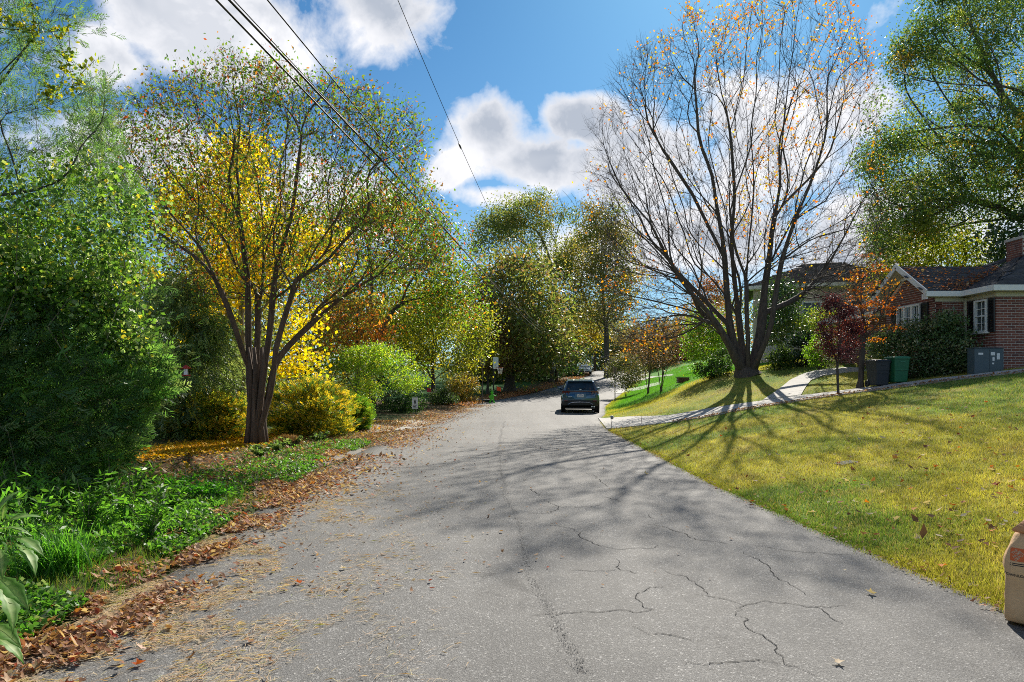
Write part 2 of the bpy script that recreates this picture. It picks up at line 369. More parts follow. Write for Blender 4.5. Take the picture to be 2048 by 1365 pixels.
# long worn paving seam down the lane, as a band of small loose dark chips
M_chip = pmat('dark_chippings', (.035, .035, .036), .9, .4, 90)
seam = [(1165,1364),(1120,1290),(1075,1200),(1050,1110),(1030,1040),(1010,990),(1000,930),(998,900),(1003,865),(1010,845)]
sp = np.array([G(a, b)[:2] for a, b in seam]); L = np.concatenate([[0], np.cumsum(np.linalg.norm(np.diff(sp, axis=0), axis=1))])
n = 3800; s = rng.random(n)**1.3*L[-1]; x = np.interp(s, L, sp[:, 0])+rng.normal(0, .026, n)+.02*np.sin(s*2); y = np.interp(s, L, sp[:, 1])
sz = rng.uniform(.002, .005, n)*(1+y*.03); an = rng.random(n)*6.28
V = np.stack([np.stack([x+sz*np.cos(an+q), y+sz*np.sin(an+q), road_z(x, y)+.004+0*x], -1) for q in (0, 1.4, 3.0, 4.6)], 1).reshape(-1, 3)
link('paving_seam', mesh_np('paving_seam', V, np.arange(4*n).reshape(-1, 4), M_chip), kind='stuff', label='worn dark seam running along the asphalt lane')
V_, F_ = strip([G(a, b)[:2] for a, b in [(790,892),(860,866),(905,842),(960,822),(1035,795)]], .022, seed=99, sub=.3, rough=.1)  # thin dark strip laid on the asphalt
link('dark_road_line', mesh_np('dark_road_line', V_, F_, M_dark), kind='stuff', label='straight dark line crossing the far left side of the asphalt')

# ---- concrete: path slabs laid one by one
M_conc = pmat('concrete', (.36, .345, .31), .85, .28, 3.5, .5, 60)
M_conc2 = pmat('pale_concrete', (.42, .405, .37), .85, .22, 4, .4, 60)
def slabs(name, A, B, n, mat, gap=.012, th=.09, lift=.035, sub=4):
    """A, B: the two edges (lists of xy); n slabs, each its own object with a recessed joint between"""
    root = empty(name, (0, 0, 0), kind='structure')
    A = np.array(A, float)[:, :2]; B = np.array(B, float)[:, :2]
    def at(Q, t):
        L = np.concatenate([[0], np.cumsum(np.linalg.norm(np.diff(Q, axis=0), axis=1))]); s = t*L[-1]
        return np.array([np.interp(s, L, Q[:, 0]), np.interp(s, L, Q[:, 1])])
    ln = np.linalg.norm(np.diff(A, axis=0), axis=1).sum()
    for i in range(n):
        g = gap/ln; t0, t1 = i/n+g/2, (i+1)/n-g/2
        V = []
        for t in np.linspace(t0, t1, sub+1):
            a, b = at(A, t), at(B, t)
            for s in np.linspace(0, 1, 4):
                p = a*(1-s)+b*s; z = max(Hf(*p), float(zr(p[1]))+.012)+lift+rng.normal(0, .0)
                V.append((p[0], p[1], z))
        top = len(V); V += [(a_, b_, c_-th) for a_, b_, c_ in V]
        Fc = []
        for r_ in range(sub):
            for c in range(3):
                q = r_*4+c; Fc += [(q, q+1, q+5, q+4)]
        for r_ in range(sub): Fc += [(r_*4, r_*4+4, top+r_*4+4, top+r_*4), (r_*4+3, top+r_*4+3, top+r_*4+7, r_*4+7)]
        for c in range(3): Fc += [(c, top+c, top+c+1, c+1), (sub*4+c, sub*4+c+1, top+sub*4+c+1, top+sub*4+c)]
        MB().add(V, Fc).build('slab', mat, root)
    return root
pl = [(1213,860),(1260,855),(1330,848),(1400,838),(1470,824),(1530,814),(1600,803),(1700,789),(1800,776),(1900,763),(2048,746),(2200,728)]
pu = [(1196,838),(1260,835),(1330,834),(1400,822),(1470,811),(1530,803),(1600,793),(1700,781),(1800,768.5),(1900,756.5),(2048,740.5),(2200,724)]
slabs('footpath', [G(*p) for p in pl], [G(*p) for p in pu], 14, M_conc2)
slabs('branch_footpath', [G(*p) for p in [(1602,792),(1612,775),(1622,762),(1650,752),(1700,745),(1760,741)]],
      [G(*p) for p in [(1526,802),(1555,782),(1580,762),(1610,748),(1640,741),(1700,736)]], 7, M_conc2)
slabs('neighbour_footpath', [G(*p) for p in [(1226,789),(1260,783),(1300,775),(1320,770)]], [G(*p) for p in [(1232,783),(1262,777),(1300,769),(1322,764)]], 5, M_conc2)
slabs('upper_footpath', [G(*p) for p in [(1268,763),(1300,757),(1345,752)]], [G(*p) for p in [(1268,759),(1300,754),(1345,749)]], 4, M_conc2)
slabs('driveway', [G(*p) for p in [(828,862),(800,862),(764,866),(738,868)]], [G(*p) for p in [(900,838),(840,842),(760,848),(722,852)]], 3, M_conc, lift=.03)
kb = [(618,940),(650,927),(690,915),(728,901)]
root = empty('kerb', kind='structure')
kp = [G(*p) for p in kb]
for i in range(3):
    a, b = kp[i], kp[i+1]; mid = (a+b)/2; dl = b-a; ln = np.linalg.norm(dl[:2])-.02
    o = MB().box((0, 0, 0), (ln, .20, .14)).build('kerb_stone', pmat('weathered_kerb', (.17, .155, .13), .9, .3, 6, .5), root, bevel=.03)
    o.location = (mid[0]-.05, mid[1], mid[2]-.035); o.rotation_euler = (R(12), 0, math.atan2(dl[1], dl[0]))
# gutter channel stones along the far left edge
# manhole-like dip in the lawn
g = G(1692, 928)
mb = MB().box((0, 0, 0), (.30, .22, .05)); o = mb.build('meter_box_lid', pmat('old_lid', (.13, .125, .11), .9, .3), None, bevel=.01); o.location = (g[0], g[1], g[2]-.005); o.rotation_euler = (0, R(-9), .2)
tag(o, 'small grey concrete meter lid sunk in the lawn', 'meter lid')

# ------------------------------------------------------------ grass
def in_path(x, y):
    """true where a slab lies, so no blades there"""
    m = np.zeros(len(x), bool)
    for a, b in PATHS:
        poly = np.concatenate([a, b[::-1]]); m |= inpoly(x, y, poly)
    return m
def inpoly(x, y, poly):
    c = np.zeros(len(x), bool); n = len(poly); j = n-1
    for i in range(n):
        xi, yi = poly[i][:2]; xj, yj = poly[j][:2]
        k = ((yi > y) != (yj > y)) & (x < (xj-xi)*(y-yi)/(yj-yi+1e-12)+xi); c ^= k; j = i
    return c
PATHS = [(np.array([G(*p)[:2] for p in pl]), np.array([G(*p)[:2] for p in pu])),
         (np.array([G(*p)[:2] for p in [(1602,792),(1612,775),(1622,762),(1650,752),(1700,745)]]), np.array([G(*p)[:2] for p in [(1526,802),(1555,782),(1580,762),(1610,748),(1640,741)]]))]
def blades(x, y, h, wd, col, lean=.5, z=None, mat=None, name='grass', **k):
    n = len(x); z = H(x, y) if z is None else z
    an = rng.random(n)*6.283; la = rng.random(n)*6.283; lm = rng.random(n)*lean*h
    dx, dy = np.cos(an)*wd/2, np.sin(an)*wd/2
    a = np.stack([x-dx, y-dy, z-.005], -1); b = np.stack([x+dx, y+dy, z-.005], -1)
    c = np.stack([x+np.cos(la)*lm, y+np.sin(la)*lm, z+h], -1)
    V = np.stack([a, b, c], 1).reshape(-1, 3)
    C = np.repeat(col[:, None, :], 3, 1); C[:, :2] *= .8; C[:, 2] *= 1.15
    return link(name, mesh_np(name, V, np.arange(3*n).reshape(-1, 3), mat or M_grass, C.reshape(-1, 3)), kind='stuff', **k)
N = 430000
D_ = 3.6*(32/3.6)**rng.random(N); pxs = rng.uniform(1180, 2150, N); x = (pxs-CX)/FOC*D_; y = D_
ok = (x > xr(y)+.02+.10*rng.random(N)) & ~in_path(x, y)
x, y = x[ok], y[ok]; n = len(x); sc = 1+y*.035
col = lawn_col(x, y)*((rng.uniform(.45, 1.5, n)*(.7+.6*fbm(x, y, 5.5, 2)))[:, None]); dry = rng.random(n) < .2; col[dry] = np.array([.38, .31, .16])*rng.uniform(.6, 1.2, (dry.sum(), 1))
tuft = fbm(x, y, 3.1, 3)
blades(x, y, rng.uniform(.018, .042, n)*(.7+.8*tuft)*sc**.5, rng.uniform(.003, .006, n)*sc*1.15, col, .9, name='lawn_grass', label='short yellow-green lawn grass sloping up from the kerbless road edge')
n = 90000; y = 31*(80/31)**rng.random(n); x = xr(y)+.1+rng.random(n)**1.4*16; col = lawn_col(x, y)*rng.uniform(.6, 1.4, (n, 1))
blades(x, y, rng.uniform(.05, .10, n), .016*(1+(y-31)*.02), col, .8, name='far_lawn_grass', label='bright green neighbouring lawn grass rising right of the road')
# longer fringe at the road edge
n = 16000; y = 3.8*(26/3.8)**rng.random(n); x = xr(y)+rng.normal(.03, .06, n); col = lawn_col(x, y)*rng.uniform(.55, 1.2, (n, 1))
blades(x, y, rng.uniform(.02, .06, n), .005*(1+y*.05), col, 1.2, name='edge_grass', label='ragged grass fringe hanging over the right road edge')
# ------------------------------------------------------------ vegetation machinery
def sample_poly(poly, n):
    p = np.array(poly, float); lo, hi = p.min(0), p.max(0); out = np.zeros((0, 2))
    while len(out) < n:
        q = rng.uniform(lo, hi, (n*2, 2)); out = np.concatenate([out, q[inpoly(q[:, 0], q[:, 1], p)]])
    return out[:n]
def edge_dist(q, poly):
    p = np.array(poly, float); d = np.full(len(q), 1e9)
    for a, b in zip(p, np.roll(p, -1, 0)):
        ab = b-a; t = np.clip(((q-a)@ab)/(ab@ab+1e-9), 0, 1); d = np.minimum(d, np.linalg.norm(q-a-t[:, None]*ab, axis=1))
    return d
SKEW = [0, 0]
def crown_points(poly, D, depth, n):
    q = sample_poly(poly, n); e = edge_dist(q, poly); e = e/e.max()
    dd = depth*np.sqrt(np.clip(1-(1-e)**2, .04, 1))*rng.uniform(-1, 1, n); y = D+dd+SKEW[0]*(q[:, 0]-SKEW[1])
    return np.stack([(q[:, 0]-CX)/FOC*y, y, CZ+(HY-q[:, 1])/FOC*y], -1)
def grow(stems, targets, bf=.35, ang=.9):
    """stems: list of polylines (first point joins nearest node); every target joined to its cheapest node"""
    pos = []; par = []; pl_ = []
    for s in stems:
        s = np.array(s, float)
        if not pos: pos.append(s[0]); par.append(-1); pl_.append(0.); last = 0; rest = s[1:]
        else:
            last = int(np.argmin([np.linalg.norm(p-s[0]) for p in pos])); rest = s[1:]
        for q in rest: pos.append(q); par.append(last); pl_.append(pl_[last]+np.linalg.norm(q-pos[last])); last = len(pos)-1
    n0 = len(pos); T = np.array(targets); N = n0+len(T)
    Pn = np.zeros((N, 3)); Pn[:n0] = pos; pr = np.full(N, -1); pr[:n0] = par; PL = np.zeros(N); PL[:n0] = pl_
    best = np.full(len(T), 1e9); bi = np.zeros(len(T), int)
    def upd(i):
        nonlocal best, bi
        v = T-Pn[i]; d = np.linalg.norm(v, axis=1)+1e-9
        c = d + bf*(PL[i]+d)
        if pr[i] >= 0:
            t = Pn[i]-Pn[pr[i]]; t = t/(np.linalg.norm(t)+1e-9); cs = (v@t)/d; c = c + ang*d*(1-cs)
        k = c < best; best = np.where(k, c, best); bi = np.where(k, i, bi)
    for i in range(n0): upd(i)
    for i in range(n0, N):
        j = int(np.argmin(best)); Pn[i] = T[j]; pr[i] = bi[j]; PL[i] = PL[pr[i]]+np.linalg.norm(Pn[i]-Pn[pr[i]]); T[j] = 1e6; best[j] = 1e18
        k = best < 1e17; upd(i); best[~k] = 1e18
    return Pn, pr, n0
def subdivide(Pn, pr, mx):
    """long edges get bent middle nodes"""
    P2 = list(Pn); p2 = list(pr)
    for i in range(len(Pn)):
        if pr[i] < 0: continue
        a, b = Pn[pr[i]], Pn[i]; L = np.linalg.norm(b-a); k = int(L/mx)
        last = pr[i]
        for j in range(1, k+1):
            q = a+(b-a)*j/(k+1)+rng.normal(0, L*.035, 3)+np.array([0, 0, L*.04*math.sin(math.pi*j/(k+1))])
            P2.append(q); p2.append(last); last = len(P2)-1
        p2[i] = last
    return np.array(P2), np.array(p2)
def order(pr):
    dep = np.full(len(pr), -1)
    def d(i):
        st = []
        while dep[i] < 0 and pr[i] >= 0: st.append(i); i = pr[i]
        if dep[i] < 0: dep[i] = 0
        b = dep[i]
        for q in reversed(st): b += 1; dep[q] = b
    for i in range(len(pr)): d(i)
    return np.argsort(dep, kind='stable')
def radii(pr, tip, trunk, e=2.3, pw=1.45):
    n = len(pr); od = order(pr); r = np.zeros(n)
    for i in od[::-1]:
        if r[i] == 0: r[i] = tip**e
        if pr[i] >= 0: r[pr[i]] += r[i]
    r = r**(1/e); m = r.max()
    return tip+(trunk-tip)*(np.clip(r-tip, 0, None)/max(m-tip, 1e-6))**pw
def smooth_nodes(Pn, pr, r, n0, it=2):
    n = len(pr); main = np.full(n, -1); 
    for i in np.argsort(r):
        if pr[i] >= 0: main[pr[i]] = i
    ok = (pr >= 0) & (main >= 0); ok[:1] = False
    for _ in range(it):
        Q = Pn.copy(); Q[ok] = .4*Pn[ok]+.3*Pn[pr[ok]]+.3*Pn[main[ok]]; Pn = Q
    return Pn, main
def skin(Pn, pr, r, main, flare=None):
    """tapered tubes for the whole skeleton: returns V, F"""
    n = len(pr); lines = {3: [], 5: [], 9: []}
    starts = [i for i in range(n) if pr[i] < 0 or main[pr[i]] != i]
    for s in starts:
        seq = []; rr = []
        if pr[s] >= 0: seq.append(pr[s]); rr.append(min(r[pr[s]], r[s]*1.15))
        i = s
        while i >= 0: seq.append(i); rr.append(r[i]); i = main[i]
        if len(seq) < 2: continue
        k = 9 if max(rr) > .05 else (5 if max(rr) > .016 else 3)
        rr[-1] *= .4; lines[k].append((seq, rr))
    Vs = []; Fs = []; o = 0
    for k, L in lines.items():
        if not L: continue
        idx = np.concatenate([s for s, _ in L]); rad = np.concatenate([q for _, q in L])
        ln = np.array([len(s) for s, _ in L]); st = np.concatenate([[0], np.cumsum(ln)[:-1]])
        p = Pn[idx]; first = np.zeros(len(idx), bool); first[st] = True; last = np.zeros(len(idx), bool); last[st+ln-1] = True
        nx = np.where(last[:, None], p, np.roll(p, -1, 0)); pv = np.where(first[:, None], p, np.roll(p, 1, 0))
        t = nx-pv; t /= np.linalg.norm(t, axis=1)[:, None]+1e-9
        ref = np.where((np.abs(t[:, 0]) > .9)[:, None], np.array([[0, 1., 0]]), np.array([[1., 0, 0]]))
        a = np.cross(t, ref); a /= np.linalg.norm(a, axis=1)[:, None]+1e-9; b = np.cross(t, a)
        q = np.arange(k)*2*math.pi/k
        ring = p[:, None]+(a[:, None]*np.cos(q)[None, :, None]+b[:, None]*np.sin(q)[None, :, None])*rad[:, None, None]
        Vs.append(ring.reshape(-1, 3)); i = np.where(~last)[0]; j = np.arange(k)
        F = np.stack([i[:, None]*k+j, i[:, None]*k+(j+1) % k, (i+1)[:, None]*k+(j+1) % k, (i+1)[:, None]*k+j], -1).reshape(-1, 4)
        Fs.append(F+o); o += len(ring)*k
    return np.concatenate(Vs), np.concatenate(Fs)
def palette(pal, n):
    """pal: list of ((r,g,b), weight)"""
    w_ = np.array([q for _, q in pal], float); k = rng.choice(len(pal), n, p=w_/w_.sum()); c = np.array([q for q, _ in pal])[k]
    return c*rng.uniform(.72, 1.28, (n, 1))*rng.uniform(.92, 1.08, (n, 3))
def leaf_faces(C, L, Wd, up=.35, dirs=None, fold=.18):
    """one folded leaf per centre: 4 verts"""
    n = len(C); t = rng.normal(0, 1, (n, 3)) if dirs is None else dirs+rng.normal(0, .45, (n, 3))
    t[:, 2] -= .25 if dirs is None else 0
    t /= np.linalg.norm(t, axis=1)[:, None]; nn = rng.normal(0, 1, (n, 3)); nn[:, 2] += up*2
    s = np.cross(t, nn); s /= np.linalg.norm(s, axis=1)[:, None]+1e-9; u = np.cross(s, t)
    L = L[:, None]; Wd = Wd[:, None]
    a = C-t*L*.5; b = C+t*L*.5-u*L*.1; m = C-t*L*.06+u*L*fold*.3
    return np.stack([a, m+s*Wd*.5-u*Wd*fold, b, m-s*Wd*.5-u*Wd*fold], 1).reshape(-1, 3)
def leaves_mesh(name, C, size, pal, mat=None, aspect=.55, parent=None, up=.35, dirs=None, cols=None, **k):
    n = len(C); L = rng.uniform(.65, 1.3, n)*size; V = leaf_faces(C, L, L*aspect, up, dirs)
    c = palette(pal, n) if cols is None else cols
    return link(name, mesh_np(name, V, np.arange(4*n).reshape(-1, 4), mat or M_leaf, np.repeat(c, 4, 0)), parent, **k)
def sprays(C, D, L, nb=12, wd=.012):
    """feathery conifer sprays: flat fans of thin blades along an axis"""
    n = len(C); D = D/np.linalg.norm(D, axis=1)[:, None]; nn = rng.normal(0, 1, (n, 3)); nn[:, 2] += 1
    s = np.cross(D, nn); s /= np.linalg.norm(s, axis=1)[:, None]
    i = np.arange(nb); t = (i/nb); sg = np.where(i % 2, 1, -1); bl = (.20+.22*np.sin(math.pi*np.clip(t+.12, 0, 1)))
    base = C[:, None]+D[:, None]*(t[None, :, None]*L[:, None, None])
    dr = D[:, None]*.8+s[:, None]*(sg[None, :, None]*.75)+rng.normal(0, .18, (n, nb, 3))
    dr /= np.linalg.norm(dr, axis=2)[..., None]; tip = base+dr*(bl[None, :, None]*L[:, None, None])
    sd = np.cross(dr, nn[:, None]); sd /= np.linalg.norm(sd, axis=2)[..., None]; sd = sd*wd*(L[:, None, None]/.2)
    V = np.stack([base-sd*.5, base*.5+tip*.5+sd, tip, base*.5+tip*.5-sd*.7], 2)
    return V.reshape(-1, 3), nb
def spray_mesh(name, C, D, L, pal, nb=12, wd=.012, parent=None, **k):
    V, nb = sprays(C, D, L, nb, wd); c = np.repeat(palette(pal, len(C)), nb*4, 0)
    return link(name, mesh_np(name, V, np.arange(len(V)).reshape(-1, 4), M_leaf, c), parent, **k)
def stem_px(pts, D):
    return np.array([P(a, b, D+(d if False else 0)) if len(q) == 2 else P(q[0], q[1], D+q[2]) for q in pts for a, b, d in [(q[0], q[1], 0)]])
def tree(name, label, cat, poly, D, depth, stems, trunk_r, bark, ncl, nleaf, size, pal, cs=.6, tip=.006, bf=.35, ang=.9, aspect=.6, group=None,
         gaps=0, xpts=None, nt=0, mx=.9, twigs=0, top=None, leafmat_=None, flat=.65, smooth=2, leaf_rad=None, spread=1.0, pw=1.45, skew=0, flare=1.0, smallfrac=1.0, crown_name='crown'):
    """a thing: trunk (with all limbs) and crown (leaf faces)"""
    st = [stem_px(s, D) for s in stems]
    base = st[0][0].copy(); base[2] = Hf(base[0], base[1])-.06
    for s in st: s[0] = base if np.linalg.norm(s[0]-st[0][0]) < .6 else s[0]
    cl = crown_points(poly, D, depth, ncl*(4 if gaps else 1))
    if gaps:   # thin the crown where a noise field is low so sky shows through
        q = fbm(cl[:, 0]*1.0+cl[:, 1]*.6, cl[:, 2], gaps, 3); cl = cl[np.argsort(-q)[:ncl*2]]; cl = cl[rng.permutation(len(cl))[:ncl]]
    extra = crown_points(poly, D, depth*.8, nt) if nt else np.zeros((0, 3))
    if xpts is not None: extra = np.concatenate([extra, xpts])
    Pn, pr, n0 = grow(st, np.concatenate([cl, extra]), bf, ang)
    Pn, pr = subdivide(Pn, pr, mx)
    r = radii(pr, tip, trunk_r, pw=pw); Pn, main = smooth_nodes(Pn, pr, r, n0, smooth)
    if twigs:
        # fine upright twigs off every thin node
        thin = np.where((r < max(tip*3.2, .02)) & (pr >= 0))[0]; src = rng.choice(thin, twigs)
        out = Pn[src]-Pn[pr[src]]; out /= np.linalg.norm(out, axis=1)[:, None]+1e-9
        q = Pn[src]; d = out+rng.normal(0, .42, q.shape)+np.array([0, 0, .25]); d /= np.linalg.norm(d, axis=1)[:, None]
        L = rng.uniform(.25, .8, (twigs, 1))*spread; m1 = q+d*L*.5; e = q+d*L+rng.normal(0, .06, q.shape)*spread+np.array([0, 0, .05])
        N0 = len(Pn); Pn = np.concatenate([Pn, m1, e]); pr = np.concatenate([pr, src, N0+np.arange(twigs)]); r = np.concatenate([r, np.full(twigs, tip*.6), np.full(twigs, tip*.4)])
        main = np.concatenate([main, N0+twigs+np.arange(twigs), np.full(twigs, -1)])
        k = main[src] < 0
    V, F = skin(Pn, pr, r, main)
    # root flare
    zb = base[2]+.06; hgt = V[:, 2]-zb; fl = np.clip(1-hgt/(trunk_r*3.0), 0, 1)**2
    near = np.hypot(V[:, 0]-base[0], V[:, 1]-base[1]) < trunk_r*3
    an = np.arctan2(V[:, 1]-base[1], V[:, 0]-base[0]); kf = 1+np.where(near, fl, 0)*(.55+.3*np.sin(an*5+base[0]))*flare
    V[:, 0] = base[0]+(V[:, 0]-base[0])*kf; V[:, 1] = base[1]+(V[:, 1]-base[1])*kf
    root = empty(name, base, label=label, cat=cat, group=group)
    o = link('trunk', mesh_np('trunk', V-base, F, bark, None, True), root)
    # leaves
    if nleaf:
        if leaf_rad is not None:
            thin = np.where((r < leaf_rad) & (pr >= 0))[0]; c_ = Pn[rng.choice(thin, nleaf)]+rng.normal(0, cs, (nleaf, 3))
        else:
            k = rng.integers(0, len(cl), nleaf); sz = rng.uniform(.55, 1.35, len(cl))[k][:, None]
            c_ = cl[k]+np.clip(rng.normal(0, 1, (nleaf, 3)), -1.9, 1.9)*np.array([cs, cs, cs*flat])*sz
        shade = rng.uniform(.75, 1.2, 4096); 
        c = palette(pal, nleaf)
        if leaf_rad is None:   # leaves of one clump mostly share its colour
            cc_ = palette(pal, len(cl))[k]; own = (rng.random(nleaf) < .3)[:, None]; c = np.where(own, c, cc_*rng.uniform(.8, 1.2, (nleaf, 1)))
        # whole clumps turn colour together
        q = fbm(c_[:, 0]*.9+c_[:, 1]*.4, c_[:, 2]*.9, .8, 2); c = c*(.7+.6*q)[:, None]
        leaves_mesh(crown_name, c_-base, size, None, mat=leafmat_, aspect=aspect, parent=root, cols=c, up=.75)
    return root, Pn, pr, r, base
# palettes
GRN = [((.045, .13, .020), 3), ((.075, .18, .025), 2), ((.03, .08, .02), 2)]
YEL = [((.60, .47, .012), 5), ((.48, .42, .015), 3), ((.26, .32, .02), 1.4), ((.55, .28, .01), .3)]
MIX = [((.10, .19, .02), 5), ((.22, .22, .02), 2), ((.36, .13, .02), 1.4), ((.30, .06, .02), .5), ((.05, .09, .02), 3)]
OLIVE = [((.09, .12, .025), 4), ((.06, .09, .02), 3), ((.19, .17, .03), 1.3), ((.16, .10, .035), .8)]
# ------------------------------------------------------------ trees and shrubs
# the big bare maple on the right
big = [(1175,255),(1215,190),(1245,120),(1300,75),(1345,70),(1372,18),(1440,40),(1470,-10),(1560,-30),(1680,-20),(1722,30),(1742,130),(1760,260),(1775,400),(1765,540),(1735,620),(1640,600),(1560,560),(1480,600),(1400,640),(1290,690),(1215,690),(1200,610),(1215,520),(1200,430),(1215,360)]
st = [[(1495,762),(1486,735),(1472,700),(1460,655),(1455,600),(1450,520),(1438,440),(1425,350),(1408,260),(1395,170),(1385,100)],
      [(1495,758),(1465,700,-.5),(1435,650,-.7),(1395,600,-.9),(1345,540,-1.1),(1290,480,-1.3),(1240,420,-1.4),(1205,350,-1.4)],
      [(1495,758),(1484,700,.4),(1478,640,.5),(1470,560,.5),(1463,480,.4),(1470,390,.2),(1462,290,.3),(1450,180,.2),(1442,90,0)],
      [(1495,758),(1497,700,-.5),(1496,650,-.5),(1494,560,-.6),(1497,480,-.6),(1505,380,-.7),(1500,270,-.5),(1515,160,-.5),(1530,50,-.4)],
      [(1495,758),(1516,700,.1),(1528,630,.3),(1535,540,.5),(1545,440,.6),(1562,340,.7),(1574,220,.8),(1585,110,.6),(1592,30,.6)],
      [(1495,758),(1532,690,-.7),(1550,610,-.8),(1565,520,-1),(1590,440,-1.2),(1628,350,-1.4),(1655,250,-1.5),(1680,150,-1.2)],
      [(1450,655),(1410,600,.8),(1360,552,1.1),(1300,535,1.4),(1240,545,1.6),(1190,570,1.6)],
      [(1465,700),(1420,660,-.9),(1360,640,-1.4),(1300,645,-1.8),(1240,668,-2.1)],
      [(1460,690),(1400,625,-.2),(1330,608,-.5),(1260,600,-.8),(1205,615,-.9)],
      [(1455,620),(1390,520,1.6),(1310,450,2.0),(1240,400,2.2),(1190,380,2.2)],
      [(1452,560),(1380,470,-.4),(1300,400,-.9),(1240,330,-1.1),(1200,260,-1.2)],
      [(1450,520),(1400,420,.5),(1340,330,.6),(1290,240,.7),(1250,150,.6)],
      [(1535,560),(1600,520,-.9),(1670,500,-1.2),(1740,500,-1.4)],[(1528,640),(1600,600,.7),(1680,560,1),(1750,540,1.2)],
      [(1560,520),(1620,480,-.6),(1690,440,-.4),(1745,420,-.2)],[(1545,440),(1610,370,.9),(1680,300,1.1),(1745,250,1.2)]]
low_ = np.concatenate([crown_points([(1170,330),(1260,300),(1330,420),(1400,560),(1420,640),(1330,700),(1220,700),(1195,620),(1185,540),(1210,470),(1175,400)], 28, 3.4, 950), crown_points([(1560,560),(1640,480),(1740,380),(1775,420),(1770,560),(1740,640),(1640,620)], 28, 3.0, 500)])
tr = tree('maple_tree', 'large nearly bare multi-stemmed maple beside the branching footpath', 'tree', big, 28, 3.6, st, .43, B_maple, 2600, 0, .1, YEL,
          nt=3400, tip=.0058, bf=.42, ang=2.6, mx=.9, twigs=12500, smooth=1, spread=1.0, pw=1.33, flare=.8, gaps=.42, xpts=low_)
root, Pn, pr, r, base = tr
AUT = [((.50, .22, .015), 4), ((.42, .12, .02), 2), ((.45, .34, .02), 2), ((.28, .20, .04), 1)]
thin = np.where((r < .03) & (pr >= 0))[0]; q = Pn[thin]; f = fbm(q[:, 0]*.9, q[:, 2]*.9+q[:, 1]*.3, .75, 3); pb = (np.clip(f-.52, 0, 1)**1.3+.003)*np.exp(-((q[:, 0]-10.5)/5.5)**2)
sel = thin[rng.choice(len(thin), 4600, p=pb/pb.sum())]; c_ = Pn[sel]+rng.normal(0, .13, (4600, 3))
leaves_mesh('crown', c_-base, .105, AUT, parent=root, aspect=.8)

# crape myrtle on the left verge
cm = [(215,260),(245,195),(300,165),(380,150),(440,120),(500,115),(560,135),(620,160),(690,165),(745,190),(800,215),(850,250),(852,300),(845,350),(870,420),(905,470),(880,540),(800,560),(700,590),(620,640),(520,600),(420,600),(350,560),(300,480),(250,400),(225,330)]
st = [[(512,898),(505,850),(503,800),(500,740),(497,680),(500,600),(490,520),(478,430),(475,340),(480,250)],
      [(500,880),(492,830,.2),(470,800,.3),(440,740,.4),(405,670,.5),(345,610,.6),(330,560,.6)],
      [(515,890),(520,820,-.2),(528,740,-.3),(535,680,-.3),(545,600,-.4),(560,500,-.5),(590,400,-.6),(600,300,-.6),(610,220,-.6)],
      [(525,880),(535,800,.1),(545,740,.1),(570,700,.2),(620,650,.3),(680,600,.4),(760,560,.5),(830,520,.6)],
      [(505,850),(512,780,.3),(515,700,.4),(520,620,.5),(528,520,.6),(520,400,.6),(530,280,.6)],
      [(530,870),(540,790,-.3),(552,700,-.5),(575,620,-.6),(620,520,-.8),(680,430,-1.0),(740,350,-1.1),(790,280,-1.1)],
      [(500,740),(470,660,-.4),(440,580,-.6),(400,490,-.8),(340,430,-.9),(290,360,-1),(255,300,-1)],
      [(500,700),(450,640,.5),(400,600,.7),(350,600,.8),(310,580,.8)],[(478,430),(440,350),(400,280),(350,210)],[(545,600),(600,560),(660,500,-.1),(730,450,-.2)]]
tr = tree('crape_myrtle', 'multi-stemmed crape myrtle with fluted brown trunks on the left verge', 'tree', cm, 15.8, 2.1, st, .215, B_crape, 1000, 24000, .088,
          [((.08,.17,.03),6),((.28,.13,.025),1.4),((.32,.06,.02),.5),((.14,.20,.03),3),((.28,.24,.03),1),((.10,.06,.03),1)], nt=2200, tip=.0036, bf=.34, ang=2.2, mx=.5, twigs=13000, leaf_rad=.007, cs=.12, spread=.6, aspect=.5, pw=1.42, flare=.2, smooth=1)
root, Pn, pr, r, base = tr
# extra upright fluted stems round the base
mb = MB()
for k_ in range(7):
    a = k_*.9+.3; x0, y0 = base[0]+math.cos(a)*.2, base[1]+math.sin(a)*.17
    mb.tube([(x0-base[0], y0-base[1], -.02), (x0*1-base[0]-.03*math.cos(a), y0-base[1]-.03*math.sin(a), .5), (.13*math.cos(a), .11*math.sin(a), 1.2), (.16*math.cos(a)+.03, .13*math.sin(a), 1.75), (.2*math.cos(a), .16*math.sin(a), 2.3)], [.105, .07, .062, .055, .036], 9)
mb.build('stem', B_crape, root, smooth=True)

# yellow maple behind it
tree('yellow_maple', 'bright yellow maple with a straight pale trunk behind the crape myrtle', 'tree',
     [(300,450),(320,380),(390,340),(440,290),(500,280),(570,310),(640,370),(665,450),(690,500),(700,580),(660,640),(690,690),(640,740),(560,760),(600,640),(470,650),(380,690),(330,620),(290,540)], 20.5, 2.6,
     [[(481,872),(482,780),(483,680),(486,560),(488,440),(492,330)],[(483,680),(540,600,.4),(600,520,.6)],[(484,640),(420,560,.3),(370,480,.4)]], .17, B_pale, 300, 17500, .115, YEL, cs=.36, gaps=.9, aspect=.9, tip=.006, pw=1.3)

